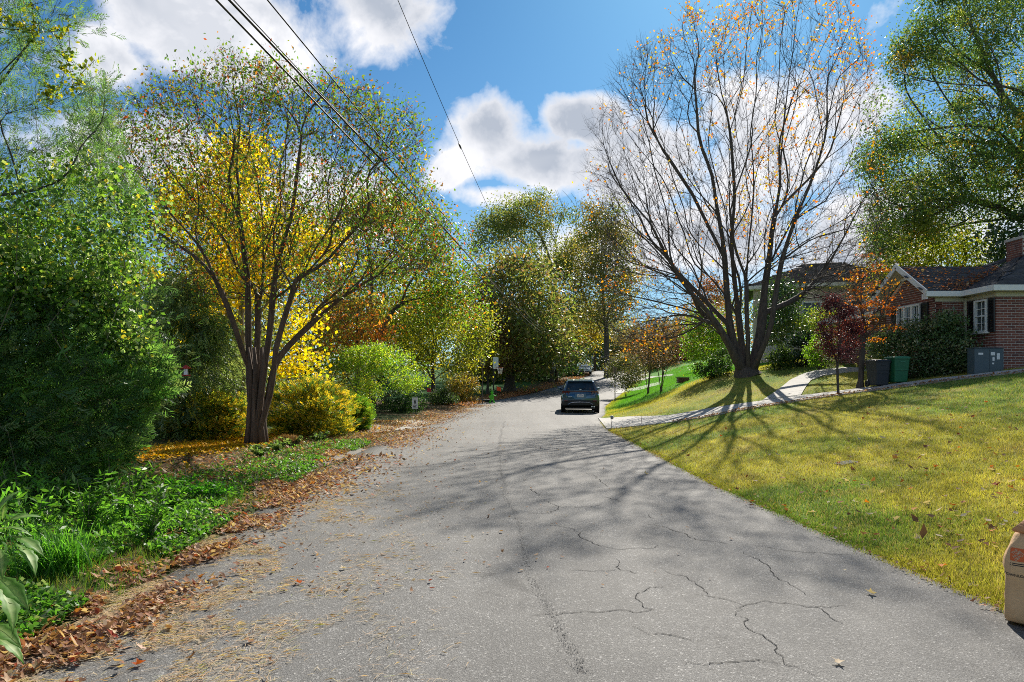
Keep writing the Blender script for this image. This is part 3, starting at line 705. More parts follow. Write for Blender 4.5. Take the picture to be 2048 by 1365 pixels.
# mixed orange-green tree and neighbours behind
tree('autumn_oak', 'tall green and orange tree rising between the yellow maple and the wires', 'tree',
     [(640,430),(690,400),(740,405),(800,380),(870,440),(905,500),(925,560),(940,620),(880,660),(800,680),(720,700),(660,690),(650,600),(690,560),(640,500)], 36, 4,
     [[(742,800),(742,700),(745,600),(742,500),(750,430)],[(742,700),(800,600,1),(850,520,1.4)],[(742,690),(700,600,-.6),(680,500,-1)]], .22, B_dark, 260, 21000, .17, MIX, cs=.85, gaps=.45)
tree('orange_dogwood', 'small tree with orange-red leaf sprays low beside the green tree', 'tree',
     [(640,560),(700,540),(770,590),(790,640),(760,690),(700,700),(640,690),(620,620)], 29, 1.8, [[(716,800),(714,730),(718,660),(720,600)]], .09, B_dark, 90, 4200, .14,
     [((.36,.12,.025),4),((.42,.22,.03),2),((.26,.22,.04),3),((.14,.13,.03),3)], cs=.5, gaps=.9, nt=150)
tree('cherry_tree', 'slender-trunked olive and yellow tree behind the dark clipped shrubs', 'tree',
     [(790,560),(850,520),(920,530),(960,590),(975,660),(960,720),(900,745),(830,730),(760,700),(740,640),(770,600)], 42, 3.0,
     [[(866,812),(866,760),(864,720),(868,690),(872,620)],[(866,715),(900,660,.6),(930,620,.8)],[(866,712),(830,660,-.6),(800,620,-.8)],[(866,700),(890,640),(900,590)]], .14, B_dark, 240, 19000, .16,
     [((.24,.26,.03),3),((.13,.19,.03),4),((.40,.36,.03),1.5),((.08,.11,.03),2)], cs=.6, gaps=.6, nt=150)
tree('pink_brown_tree', 'dull pinkish-brown thin tree beside the basketball hoop', 'tree', [(950,640),(980,620),(1015,650),(1025,700),(1005,740),(960,750),(940,700)], 58, 2.2,
     [[(975,790),(976,740),(980,690)]], .1, B_dark, 90, 5000, .18, [((.20,.10,.06),4),((.26,.18,.05),1.4),((.13,.09,.05),3)], cs=.65, nt=120)
tree('domed_oak', 'dark domed brown-green tree on the far left lawn', 'tree',
     [(945,620),(950,560),(985,525),(1040,510),(1085,535),(1110,590),(1118,660),(1130,700),(1105,735),(1040,748),(970,742),(945,700)], 63, 6.5,
     [[(1020,778),(1020,750),(1022,700),(1025,620),(1030,560)],[(1022,720),(1070,650,2),(1080,590,2)],[(1021,725),(980,660,-2),(970,600,-2)]], .42, B_dark, 420, 30000, .32,
     [((.11,.14,.045),4),((.17,.17,.055),3),((.22,.14,.07),2.2),((.12,.17,.04),2)], cs=1.25)
tree('ivy_clad_tree', 'green ivy-covered tree right of the domed oak', 'tree', [(1075,640),(1110,620),(1140,650),(1150,700),(1135,735),(1090,735),(1070,690)], 78, 3,
     [[(1104,772),(1104,720),(1106,670)]], .2, B_dark, 110, 8000, .3, [((.05,.11,.02),4),((.09,.14,.02),2),((.20,.20,.03),1)], cs=1.0)
tree('tall_oak', 'tall open-crowned oak towering over the end of the street', 'tree',
     [(950,520),(948,460),(975,420),(1020,405),(1060,395),(1095,375),(1150,372),(1175,400),(1165,450),(1180,500),(1150,560),(1090,560),(1030,520),(985,530)], 98, 7,
     [[(1118,760),(1116,680),(1112,600),(1108,540),(1116,470),(1125,410)],[(1112,590),(1085,530,1),(1050,480,2),(1010,450,2.5)],[(1112,600),(1100,520,-2),(1075,450,-3)],[(1113,610),(1140,540,2),(1150,470,3),(1158,410,3)]], .55, B_pale, 150, 26000, .30,
     [((.15,.18,.05),4),((.10,.14,.04),3),((.26,.20,.05),1.3)], cs=1.15, gaps=.16, nt=160, tip=.025, mx=2.5)
tree('second_tall_oak', 'tall rusty-green oak standing right of the open-crowned oak', 'tree',
     [(1165,420),(1200,390),(1230,405),(1245,450),(1265,520),(1270,590),(1250,650),(1190,660),(1130,650),(1120,600),(1150,560),(1165,500)], 90, 6,
     [[(1216,758),(1212,680),(1206,580),(1200,480),(1204,420)],[(1196,620),(1230,560,2),(1240,500,2)],[(1196,640),(1160,590,-2),(1150,570,-2)]], .34, B_dark, 170, 24000, .30,
     [((.14,.16,.05),4),((.18,.15,.05),3),((.25,.18,.05),1.6),((.10,.13,.04),2)], cs=1.2, nt=160, tip=.022, mx=2.5)
tree('golden_poplar', 'golden-leaved tree with a pale trunk at the far bend', 'tree',
     [(1130,680),(1140,630),(1175,600),(1215,620),(1230,680),(1215,728),(1180,725),(1160,715)], 106, 3.5, [[(1141,750),(1141,720),(1143,680),(1150,640)],[(1142,715),(1180,680),(1200,650)]], .42, B_pale, 90, 6500, .30,
     [((.42,.30,.02),3),((.26,.22,.03),3),((.12,.13,.03),2)], cs=1.0, gaps=.2)
# far trees closing the street
far = [(1050,118,640,60,((.05,.075,.03),(.09,.10,.03)),'dark green'),(1150,135,600,70,((.06,.085,.03),(.11,.12,.03)),'mid green'),(1222,128,640,46,((.035,.07,.045),(.06,.09,.04)),'bluish green'),
       (1275,120,655,58,((.13,.11,.05),(.17,.13,.05)),'brownish'),(1345,112,648,54,((.09,.10,.04),(.14,.11,.04)),'olive brown'),(1405,104,610,56,((.12,.075,.045),(.16,.08,.04)),'russet'),
       (1470,118,590,70,((.07,.09,.03),(.12,.11,.04)),'grey-green'),(870,120,560,80,((.06,.09,.03),(.10,.12,.03)),'bright green'),(760,70,520,90,((.07,.10,.02),(.16,.16,.02)),'yellow-green'),(1310,150,680,80,((.07,.08,.05),(.10,.10,.05)),'hazy olive'),(1180,150,610,60,((.10,.11,.04),(.16,.14,.04)),'pale olive')]
for px, D, topy, hw, cc, nm in far:
    b = 770 if D < 100 else 752
    poly = [(px-hw*.8, b-12),(px-hw, b-45),(px-hw*.85, topy+45),(px-hw*.4, topy+8),(px+hw*.1, topy),(px+hw*.6, topy+20),(px+hw, topy+60),(px+hw*.9, b-35),(px+hw*.6, b-10)]
    tree('distant_tree', f'{nm} distant tree '+{1050:'behind the domed oak',1150:'behind the golden-leaved tree',1222:'straight above the far end of the road',1275:'just left of the bare crape myrtles',1345:'above the bare crape myrtles',1405:'behind the lit green bush by the maple',1470:'behind the maple trunk',870:'behind the olive and yellow tree',760:'behind the green and orange tree',1310:'far behind the bare crape myrtles',1180:'far behind the golden tree'}[px],
         'tree', poly, D, 6, [[(px, b),(px, (b+topy)/2),(px+4, topy+30)]], .3, B_dark, 130, 7500, .42, [(tuple(v*1.5 for v in cc[0]), 3), (tuple(v*1.5 for v in cc[1]), 2)], cs=1.5, tip=.02, mx=3, group='trees closing the end of the street')
# woods further left behind the garden, filling behind the near trees
for px, D, topy, hw, cc, nm in [(120, 30, 380, 190, ((.08,.16,.04),(.12,.20,.04)), 'dark green tree filling the gap behind the vine-covered thicket'),
                                (420, 34, 480, 130, ((.12,.15,.06),(.22,.22,.05)), 'olive tree glimpsed behind the weeping conifer'),
                                (600, 44, 500, 110, ((.08,.10,.03),(.16,.14,.03)), 'yellow-green tree glimpsed behind the yellow maple')]:
    poly = [(px-hw, 800),(px-hw, topy+100),(px-hw*.5, topy+10),(px, topy),(px+hw*.6, topy+30),(px+hw, topy+110),(px+hw, 800)]
    tree('garden_tree', nm, 'tree', poly, D, 4, [[(px, 812),(px, 640),(px, topy+60)]], .22, B_dark, 200, 12000, .22, [(cc[0], 3), (cc[1], 2)], cs=.95, tip=.012, mx=2)

# right: oak over the house, magnolia, yellow-green tree
ok_ = [(1735,430),(1720,350),(1745,280),(1740,210),(1790,160),(1800,90),(1835,60),(1850,10),(1860,-60),(2300,-90),(2350,200),(2300,420),(2060,470),(1990,440),(1900,470),(1830,480),(1780,520),(1740,500)]
tree('willow_oak', 'huge green oak whose limbs reach in over the brick house', 'tree', ok_, 33, 5.0,
     [[(2150,760),(2140,600),(2110,420),(2085,260),(2060,120),(2050,0)],[(2100,340),(2040,300,-1),(1980,330,-1.5),(1920,350,-2),(1860,300,-2.4),(1800,260,-2.5)],[(2100,380),(2010,235,1),(1960,190,1),(1900,150,1.2)],
      [(2105,400),(2060,300,1.5),(2000,320,2),(1915,335,2.4),(1850,370,3)],[(2090,290),(2035,240),(1990,170),(1960,90),(1930,20)],[(2120,470),(2040,440,-1.5),(1990,430,-2),(1900,400,-2.5),(1830,430,-3),(1770,440,-3)],[(2085,260),(2150,150),(2220,50)]],
     .55, B_dark, 640, 115000, .14, [((.09,.16,.045),4),((.05,.10,.04),3),((.20,.24,.05),2),((.32,.22,.04),.6)], cs=.50, gaps=.40, nt=700, tip=.009, bf=.3, ang=1.6, mx=1.0, twigs=5000, spread=1.1, aspect=.5, pw=1.25)
tree('magnolia', 'dark evergreen magnolia beside the chimney', 'tree', [(1975,520),(1985,470),(2010,430),(2060,415),(2150,430),(2170,540),(2100,600),(2000,560)], 30, 2.5, [[(2080,760),(2080,640),(2075,480)]], .16, B_dark, 130, 9000, .17,
     [((.025,.06,.02),4),((.04,.08,.025),2)], cs=.45, leafmat_=M_glossleaf)
tree('hickory', 'yellow-green tree just behind the roof ridge', 'tree', [(1760,560),(1780,520),(1830,490),(1890,470),(1960,470),(1985,500),(1990,560),(1880,560)], 35, 2.5, [[(1880,760),(1880,640),(1885,540)],[(1882,600),(1830,530)],[(1882,590),(1940,510)]], .16, B_dark, 150, 8500, .15,
     [((.16,.20,.02),4),((.30,.28,.02),2),((.09,.13,.02),2)], cs=.6, gaps=.6)
tree('grey_twiggy_tree', 'thin grey half-bare tree between the two houses', 'tree', [(1700,600),(1715,530),(1750,480),(1810,470),(1840,500),(1800,560),(1760,590)], 37, 2.0, [[(1762,740),(1762,640),(1765,560)]], .11, B_maple, 130, 1800, .15,
     [((.16,.14,.05),3),((.24,.12,.04),1.5)], cs=.5, nt=260, twigs=2200, tip=.006)
# dogwood with tiers of orange leaves
dw = [(1680,580),(1700,540),(1720,500),(1745,500),(1790,560),(1815,570),(1790,610),(1800,660),(1750,690),(1735,680),(1700,640)]
tree('flowering_dogwood', 'slim grey tree with tiers of rust-orange leaves left of the black bin', 'tree', dw, 21.2, 1.2,
     [[(1719,776),(1722,740),(1727,680),(1727,610),(1724,560),(1724,515)],[(1727,640),(1760,610,-.2),(1800,570,-.4)],[(1727,600),(1700,580),(1670,565)],[(1727,690),(1760,660,.2),(1785,650,.3)]], .085, B_maple, 52, 1500, .075,
     [((.40,.10,.015),4),((.45,.20,.02),2),((.22,.07,.02),2)], cs=.20, flat=.22, nt=140, tip=.004, twigs=900, spread=.5, mx=.4)
tree('purple_plum', 'small plum tree with dark purple foliage on a thin stem', 'tree', [(1640,700),(1635,650),(1650,600),(1672,590),(1700,610),(1722,640),(1720,690),(1700,720),(1665,720)], 20.6, .6,
     [[(1677,786),(1677,740),(1679,690),(1678,630)]], .038, B_dark, 120, 8500, .058, [((.050,.018,.038),4),((.075,.02,.03),2),((.14,.03,.03),1.1)], cs=.13, tip=.003, nt=60, mx=.3)

# ---- bushes
def bush(name, label, poly, D, depth, ncl, nleaf, size, pal, cs=.25, base=None, mat=None, aspect=.55, stems=None, group=None, nt=40, cat='shrub', **k):
    b = base or ((min(p[0] for p in poly)+max(p[0] for p in poly))/2, max(p[1] for p in poly))
    stl = stems or [[b, (b[0]+dx, b[1]-(b[1]-min(p[1] for p in poly))*.45)] for dx in (-8, 0, 9)]
    return tree(name, label, cat, poly, D, depth, stl, k.pop('tr', .03), k.pop('bark', B_dark), ncl, nleaf, size, pal, cs=cs, nt=nt, tip=.004, mx=.35, leafmat_=mat, aspect=aspect, group=group, crown_name='foliage', **k)
DG = [((.022,.055,.018),4),((.035,.085,.022),2.5),((.055,.11,.03),1)]
SKEW[:] = [-.0085, 1840]
bush('camellia', 'broad glossy dark-green camellia against the brick house', [(1738,700),(1745,672),(1790,665),(1830,640),(1868,650),(1880,624),(1905,622),(1925,650),(1938,690),(1946,730),(1935,757),(1820,765),(1750,752)], 21.3, .6, 300, 19000, .085,
     [((.06,.12,.04),4),((.10,.16,.06),3),((.26,.26,.14),1.6)], cs=.18, mat=M_glossleaf, base=(1850,762)); SKEW[:] = [0, 0]  # pale leaves in the palette stand in for glossy highlights
bush('holly', 'dark rounded evergreen behind the picket fence end', [(1578,690),(1590,668),(1620,662),(1640,690),(1645,720),(1625,740),(1585,738),(1574,715)], 29.5, .9, 80, 5200, .10, DG, cs=.2, mat=M_glossleaf)
bush('laurel_tree', 'tall dark laurel between the maple and the pale house', [(1520,640),(1530,590),(1560,555),(1590,570),(1600,620),(1590,660),(1560,690),(1530,690)], 33, 1.4, 110, 7500, .12, [((.03,.07,.02),4),((.05,.11,.02),2)], cs=.3, base=(1556,738), cat='tree', mat=M_glossleaf)
bush('azalea', 'lime-green azalea in front of the dark holly', [(1612,705),(1628,675),(1650,680),(1662,705),(1655,730),(1625,728)], 27, .5, 60, 2400, .08, [((.14,.26,.02),4),((.09,.18,.02),2)], cs=.13)
bush('hydrangea', 'yellow-green loose shrub under the pale house wall', [(1600,640),(1640,615),(1680,640),(1690,690),(1650,690),(1610,670)], 31, 1.0, 80, 3600, .11, [((.13,.20,.025),4),((.22,.24,.03),2)], cs=.25, base=(1640,738))
bush('abelia', 'leafy shrub hiding the picket fence', [(1535,715),(1560,695),(1582,705),(1580,735),(1545,738)], 28.5, .5, 50, 2200, .085, [((.08,.13,.03),3),((.05,.09,.02),3)], cs=.15)
bush('winter_honeysuckle', 'sunlit bright-green bush left of the maple trunk', [(1378,720),(1372,680),(1385,640),(1405,610),(1440,620),(1455,650),(1462,700),(1440,742),(1395,740)], 33, 1.3, 150, 9500, .10, [((.12,.24,.02),4),((.07,.14,.02),3),((.26,.30,.02),1)], cs=.3, base=(1425,752))
bush('boxwood', 'low dark boxwood at the foot of the maple', [(1392,745),(1400,728),(1425,722),(1450,735),(1455,752),(1400,755)], 31.5, .5, 40, 2200, .08, DG, cs=.14)
bush('trunk_shrub', 'dark evergreen shrub pressed against the maple trunk', [(1435,750),(1430,710),(1450,690),(1475,700),(1482,750)], 29.3, .5, 45, 2600, .08, DG, cs=.15)
bush('eleagnus', 'round silvery-brown bush at the right road edge', [(1218,760),(1216,735),(1230,715),(1255,712),(1282,725),(1290,750),(1272,772),(1240,775)], 52, 1.5, 110, 6500, .13, [((.09,.11,.05),4),((.15,.12,.06),2),((.05,.06,.03),2)], cs=.32, base=(1252,779), stems=[[(1252,779),(1240,750)],[(1252,779),(1256,745)],[(1252,779),(1272,750)]])
for i, (px, lab) in enumerate([(1322, 'bare brown multi-stemmed crape myrtle nearest the neighbour path'), (1296, 'second bare brown crape myrtle, left of the other')]):
    tree('small_crape_myrtle', lab, 'tree', [(px-38,735),(px-45,690),(px-25,650),(px+5,636),(px+35,655),(px+42,700),(px+30,735),(px-5,728)], 38+i*4, 1.5,
         [[(px, 770),(px-4, 748),(px-14, 715),(px-20, 690)],[(px, 770),(px+3, 745),(px+5, 710),(px+4, 680)],[(px, 769),(px+10, 745),(px+22, 710),(px+25, 690)],[(px, 769),(px+7, 740),(px+12, 700)]], .06, B_crape, 170, 2400, .085,
         [((.18,.10,.06),4),((.26,.15,.05),1.6),((.12,.09,.05),2)], cs=.3, nt=350, twigs=2600, tip=.005, spread=.6, mx=.5, group='bare crape myrtles')
tree('japanese_maple_tree', 'small red-leaved tree far beyond the bright lawn', 'tree', [(1385,600),(1395,565),(1425,555),(1450,575),(1450,605),(1420,615)], 62, 2, [[(1420,735),(1420,660),(1420,600)]], .1, B_dark, 60, 3000, .18, [((.20,.07,.03),3),((.26,.14,.04),2)], cs=.5)

# left verge shrubs
bush('japanese_maple', 'wide lime-green japanese maple shrub with spreading stems', [(640,770),(655,730),(700,700),(745,692),(800,705),(838,738),(848,768),(820,780),(780,778),(740,798),(690,812),(650,806)], 25.5, 1.7, 200, 13500, .082,
     [((.20,.32,.03),4),((.11,.21,.02),3),((.36,.38,.04),1.8)], cs=.24, flat=.5, base=(735,826), stems=[[(735,826),(715,790),(690,750)],[(735,826),(740,780),(745,730)],[(738,826),(775,790),(810,750)],[(734,826),(760,785),(790,735)]], tr=.06, nt=90, gaps=1.2)
bush('clipped_boxwood', 'dark clipped boxwood beside the white yard sign', [(758,830),(757,795),(775,780),(810,776),(838,785),(850,805),(845,828),(800,835)], 32.2, .7, 90, 8000, .075, DG, cs=.17)
bush('clipped_yew', 'second dark clipped shrub, beyond the small red sign', [(862,812),(862,790),(880,780),(902,784),(912,800),(905,812)], 41, .9, 60, 4200, .10, [((.03,.06,.025),4),((.06,.09,.045),2)], cs=.2)
bush('forsythia', 'loose yellow-tan bush by the thin sign post', [(905,808),(900,775),(915,750),(940,745),(950,770),(952,800),(935,810)], 45, 1.2, 70, 4800, .12, [((.28,.22,.04),3),((.14,.13,.03),3),((.22,.13,.05),2)], cs=.3)
bush('spicebush', 'yellow-leaved low branches hanging behind the hoop', [(880,770),(890,730),(930,705),(975,690),(1020,705),(1000,718),(960,735),(920,770)], 55, 1.6, 90, 5600, .14, [((.34,.32,.02),4),((.18,.20,.02),3)], cs=.4, base=(925,806))
bush('privet_hedge', 'boxy dark hedge below the white car', [(1127,755),(1127,742),(1150,738),(1158,745),(1156,754)], 92, 1.6, 50, 3000, .22, DG, cs=.45, group='hedges at the bend')
bush('low_hedge', 'small dark hedge left of the boxy hedge', [(1108,757),(1110,743),(1124,741),(1126,756)], 90, 1.5, 30, 1600, .22, DG, cs=.4, group='hedges at the bend')
bush('privet', 'dark evergreen thicket behind the utility pole', [(1020,765),(1015,735),(1040,715),(1085,712),(1108,735),(1104,762),(1060,768)], 82, 3, 120, 6500, .28, [((.02,.045,.02),4),((.03,.07,.025),2)], cs=.9)
bush('hemlock_screen', 'dark shrub mass along the far left lawn', [(930,772),(935,735),(990,730),(1010,745),(1008,770)], 76, 2.5, 110, 5500, .28, [((.02,.05,.02),4),((.03,.07,.025),2)], cs=.8)

# golden junipers: sprays in tiers
def spraybush(name, label, poly, D, depth, n, L, pal, basepx, outz=.12, nt=60, wd=.012, nb=10, drop=0, cat='shrub', stems=None, tr=.04, ncl=0, cs=.15):
    stl = stems or [[basepx, (basepx[0]-6, basepx[1]-20)], [basepx, (basepx[0]+8, basepx[1]-22)]]
    root, Pn, pr, r, base = tree(name, label, cat, poly, D, depth, stl, tr, B_dark, max(nt, 10), 0, .1, GRN, tip=.004, mx=.35, cs=cs)
    if ncl: cl = crown_points(poly, D, depth, ncl); c = cl[rng.integers(0, ncl, n)]+rng.normal(0, 1, (n, 3))*np.array([cs, cs, cs*.45])
    else: c = crown_points(poly, D, depth, n)
    mid = c.mean(0); d = c-np.array([mid[0], mid[1], base[2]]); d[:, 2] *= .4; d /= np.linalg.norm(d, axis=1)[:, None]+1e-6; d[:, 2] += outz-drop; d += rng.normal(0, .35, d.shape)
    if ncl and pal is GJ:
        up_ = c[:, 2]-cl[:, 2].min(); rel = rng.random(n)
    spray_mesh('foliage', c-base, d, rng.uniform(.7, 1.3, n)*L, pal, nb=nb, wd=wd, parent=root)
    return root
GJ = [((.52,.38,.03),3),((.28,.30,.03),2.4),((.05,.11,.03),5)]
spraybush('golden_juniper', 'golden-tipped juniper right of the crape myrtle trunk', [(545,870),(545,790),(580,770),(640,768),(690,800),(705,850),(660,872),(580,878)], 18.6, 1.0, 9000, .15, GJ, (620,872), ncl=110, cs=.17)
spraybush('golden_juniper', 'second golden-tipped juniper, left of the pale trunk', [(360,868),(365,825),(400,800),(450,790),(488,800),(490,870),(420,880)], 16.6, .8, 6500, .15, GJ, (430,872), ncl=70, cs=.17)
spraybush('spreading_juniper', 'green spreading juniper at the mouth of the driveway', [(640,868),(650,820),(690,800),(728,808),(740,835),(728,862),(690,872)], 20.8, .9, 3600, .24, [((.07,.16,.02),3),((.13,.22,.02),2),((.28,.26,.02),1)], (690,868), outz=.6)
spraybush('weeping_spruce', 'drooping grey-green conifer hanging behind the crape myrtle', [(300,860),(290,720),(300,600),(345,540),(400,590),(440,660),(462,720),(440,800),(395,862)], 17.2, 1.3, 5200, .32, [((.15,.22,.09),4),((.22,.27,.11),2),((.08,.13,.06),2)], (380,872), drop=1.6, wd=.010, nb=11, cat='tree', tr=.1, ncl=170, cs=.26,
          stems=[[(380,874),(378,780),(375,660),(372,560)]])
# ---- the near thicket on the left: cedar, vines, weeds
CED = [((.075,.16,.065),4),((.12,.23,.075),3),((.045,.09,.045),2),((.20,.27,.13),1.3)]
# foreground red cedar: limbs reach in from a trunk outside the left edge
ced_poly = [(-330,1010),(-330,-120),(-120,-160),(60,-60),(140,-10),(200,15),(130,70),(110,150),(150,190),(235,215),(255,260),(230,330),(250,420),(300,560),(330,700),(345,760),(300,830),(260,900),(230,960),(120,1000)]
st = [[(-190,1250),(-185,1000),(-180,700),(-170,380),(-165,100),(-160,-100)],[(-175,450),(-60,350,.3),(40,300,.6),(120,305,.8)],[(-170,300),(-60,240,-.3),(60,230,-.5),(150,190,-.6)],[(-165,130),(-60,60),(50,55,.1),(130,30,.2)],
      [(-180,600),(-60,560),(80,520),(180,470)],[(-180,800),(0,760,-.3),(150,720,-.5),(280,700,-.6)],[(-182,900),(0,860,.2),(140,850,.3),(260,830,.4)]]
root, Pn, pr, r, base = tree('red_cedar', 'tall feathery red cedar filling the left edge of the view', 'tree', ced_poly, 8.6, 1.0, st, .2, B_dark, 420, 0, .1, GRN, nt=300, tip=.003, mx=.4, bf=.15, ang=1.3, twigs=2600, spread=.45)
def grown(C, dz=.0): return C
# sprays on thin limbs
thin = np.where((r < .012) & (pr >= 0))[0]
n = 10500; k = thin[rng.integers(0, len(thin), n)]; C = Pn[k]+rng.normal(0, .085, (n, 3)); d = Pn[k]-Pn[pr[k]]; d /= np.linalg.norm(d, axis=1)[:, None]+1e-6
d = d*.8+rng.normal(0, .4, d.shape)+np.array([.25, 0, -.02])
spray_mesh('foliage', C-base, d, rng.uniform(.6, 1.3, n)*.15, CED, nb=13, wd=.0065, parent=root)
n = 9000; C = crown_points([(-330,1040),(-330,500),(0,480),(150,560),(250,620),(330,740),(350,765),(290,830),(250,930),(150,1010)], 8.4, .7, n)
low_d = rng.normal(0, .4, (n, 3))+np.array([.9, -.2, .15])
spray_mesh('foliage', C-base, low_d, rng.uniform(.6, 1.4, n)*.22, CED+[((.14,.28,.07),4)], nb=14, wd=.009, parent=root)  # brighter green added to the lower sprays in place of missing light
# spindly cedar leader at (190,160)-(210,380)
root2, Pn, pr, r, base = tree('young_cedar', 'thin young cedar leader poking up behind the vines', 'tree', [(150,400),(120,300),(150,210),(185,140),(215,210),(262,300),(285,370),(300,430),(240,440)], 10.5, .8,
     [[(190,960),(200,700),(205,380),(185,250),(172,150)]], .05, B_dark, 130, 0, .1, GRN, nt=60, tip=.003, mx=.35)
thin = np.where((r < .02) & (pr >= 0))[0]; n = 1300; k = thin[rng.integers(0, len(thin), n)]; C = Pn[k]+rng.normal(0, .09, (n, 3)); C = C[C[:, 2] > 3.0]; n = len(C)
d = rng.normal(0, .6, (n, 3))+np.array([0, 0, .5]); spray_mesh('foliage', C-base, d, rng.uniform(.6, 1.3, n)*.16, CED, nb=12, wd=.008, parent=root2)
# vines over the thicket
VIN = [((.09,.19,.035),4),((.15,.27,.04),3),((.28,.36,.17),2.2),((.42,.38,.05),.7),((.04,.09,.025),2)]
vp = [(-330,420),(-100,350),(20,330),(110,345),(200,370),(265,400),(285,470),(300,560),(320,640),(310,690),(240,740),(200,680),(120,640),(60,690),(30,860),(-60,900),(-330,880)]
vroot = empty('vine', tuple(P(90, 1000, 9)), label='leafy climbing vine draped over the left thicket', cat='vine'); vb = np.array(vroot.location)
cl = crown_points(vp, 8.3, .8, 560); cl = cl+np.sin(cl[:, 2:3]*3+cl[:, :1]*2)*.12; n = 27000; k = rng.integers(0, len(cl), n); C = cl[k]+rng.normal(0, 1, (n, 3))*np.array([.14, .12, .13])
leaves_mesh('foliage', C-vb, .058, VIN, parent=vroot, aspect=.85, mat=M_leaf)
mb = MB()
for i in range(46):
    a = cl[rng.integers(0, len(cl))]; b = a+np.array([rng.uniform(-.5, .5), rng.uniform(-.2, .2), -rng.uniform(.5, 1.6)]); m = (a+b)/2+rng.normal(0, .12, 3)
    mb.tube([a-vb, m-vb, b-vb], .006, 4)
mb.build('stem', B_pale, vroot, kind='stuff')
# vine strands with hanging heart leaves in front of the sky, upper left
for i, (lab, pts, nl) in enumerate([('strand of yellowing vine leaves dangling from the top cedar limb', [(40,-10),(70,45),(110,70),(135,120),(150,180),(160,150),(190,120)], 160), ('vine strand trailing down to the tiny heart leaves', [(135,30),(140,100),(125,160),(110,200),(95,180),(100,170),(95,215)], 150), ('short vine tuft with yellow leaves on the left limb', [(-20,20),(20,40),(60,60),(75,90)], 120)]):
    p = np.array([P(a, b, 8.2) for a, b in pts]); vr = empty('vine_strand', tuple(p[0]), label=lab, cat='vine', group='vine strands over the cedar')
    s = rng.random(nl)*(len(p)-1); kk = s.astype(int); C = p[kk]+(p[np.minimum(kk+1, len(p)-1)]-p[kk])*(s-kk)[:, None]+rng.normal(0, .05, (nl, 3))
    leaves_mesh('foliage', C-p[0], .055, [((.20,.24,.02),3),((.35,.32,.02),1.5),((.06,.11,.02),2)], parent=vr, aspect=.85)
    MB().tube(list(p-p[0]), .004, 4).build('stem', B_pale, vr)
# dark fill of the thicket's inside (real leaves, deep in)
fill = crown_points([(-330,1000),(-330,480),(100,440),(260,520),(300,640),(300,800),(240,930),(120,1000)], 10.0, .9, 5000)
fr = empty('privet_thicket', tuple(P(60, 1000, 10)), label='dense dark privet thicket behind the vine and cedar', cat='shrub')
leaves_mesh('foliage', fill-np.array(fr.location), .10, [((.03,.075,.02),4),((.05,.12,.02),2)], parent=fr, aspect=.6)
mb = MB()
for i in range(24):
    x = rng.uniform(-3.4, 1.6); mb.tube([(x, rng.uniform(-.5, .5), -.2), (x+rng.normal(0, .2), 0, 1.0), (x+rng.normal(0, .4), 0, 2.4)], [.03, .02, .008], 5)
mb.build('stem', B_dark, fr, kind='stuff')

# verge weeds: tall leafy plants, one by one
def weed(lab, px, py, h, nst=7, leafL=.10, pal=None, group='leafy weeds on the left verge', spread=.22, asp=.26):
    g = G(px, py); rt = empty('leafy_weed', tuple(g), label=lab, cat='plant', group=group)
    mb = MB(); Cs = []; Ds = []
    for i in range(nst):
        a = rng.random()*6.28; q = rng.uniform(.3, 1)*spread; hh = h*rng.uniform(.65, 1.1); p = np.array([[0, 0, -.02], [q*.4*math.cos(a), q*.4*math.sin(a), hh*.5], [q*math.cos(a), q*math.sin(a), hh]])
        mb.tube(list(p), [.006, .005, .002], 4)
        m = 34; t = rng.uniform(.12, 1, m); c = np.stack([np.interp(t, [0, .5, 1], p[:, j]) for j in range(3)], -1); b = rng.random(m)*6.28
        d = np.stack([np.cos(b), np.sin(b), rng.uniform(-.1, .6, m)], -1); Cs.append(c+d*leafL*.5); Ds.append(d)
    mb.build('stem', B_pale, rt, kind='stuff'); leaves_mesh('foliage', np.concatenate(Cs), leafL, pal or [((.06,.17,.02),4),((.10,.24,.03),3),((.04,.10,.02),2)], parent=rt, aspect=asp, dirs=np.concatenate(Ds))
for px, py, h, lab in [(175,1075,.55,'tall lance-leaved weed at the left, in front of the cedar'),(255,1055,.60,'tallest lance-leaved weed in the verge clump'),(300,1085,.5,'lance-leaved weed nearest the leaf litter'),(340,1040,.45,'lance-leaved weed just behind the nearest one'),(215,1010,.6,'lance-leaved weed deep in the clump'),
                       (120,1040,.5,'low bushy weed under the cedar sprays'),(60,1100,.45,'bushy weed behind the big-leaved plant'),(285,1010,.5,'upright weed behind the tallest weed'),(160,980,.5,'weed standing farthest back under the cedar'),(30,1030,.6,'tall weed at the far left edge')]:
    weed(lab, px, py, h)
for px, py, lab in [(390,1000,'bright green low weed at the verge bend'),(430,1000,'rightmost bright green low weed'),(355,985,'low weed behind the bright green ones')]:
    weed(lab, px, py, .22, 12, .055, [((.06,.24,.02),4),((.10,.30,.02),2)], asp=.5, spread=.35)
for px, py, lab in [(560,905,'pale green ivy tuft at the foot of the crape myrtle'),(590,895,'ivy tuft right of the crape myrtle foot'),(520,915,'ivy tuft in front of the crape myrtle'),(640,885,'ivy tuft nearest the kerb stones')]:
    weed(lab, px, py, .22, 9, .07, [((.09,.16,.05),4),((.15,.20,.08),2)], asp=.8, spread=.4)
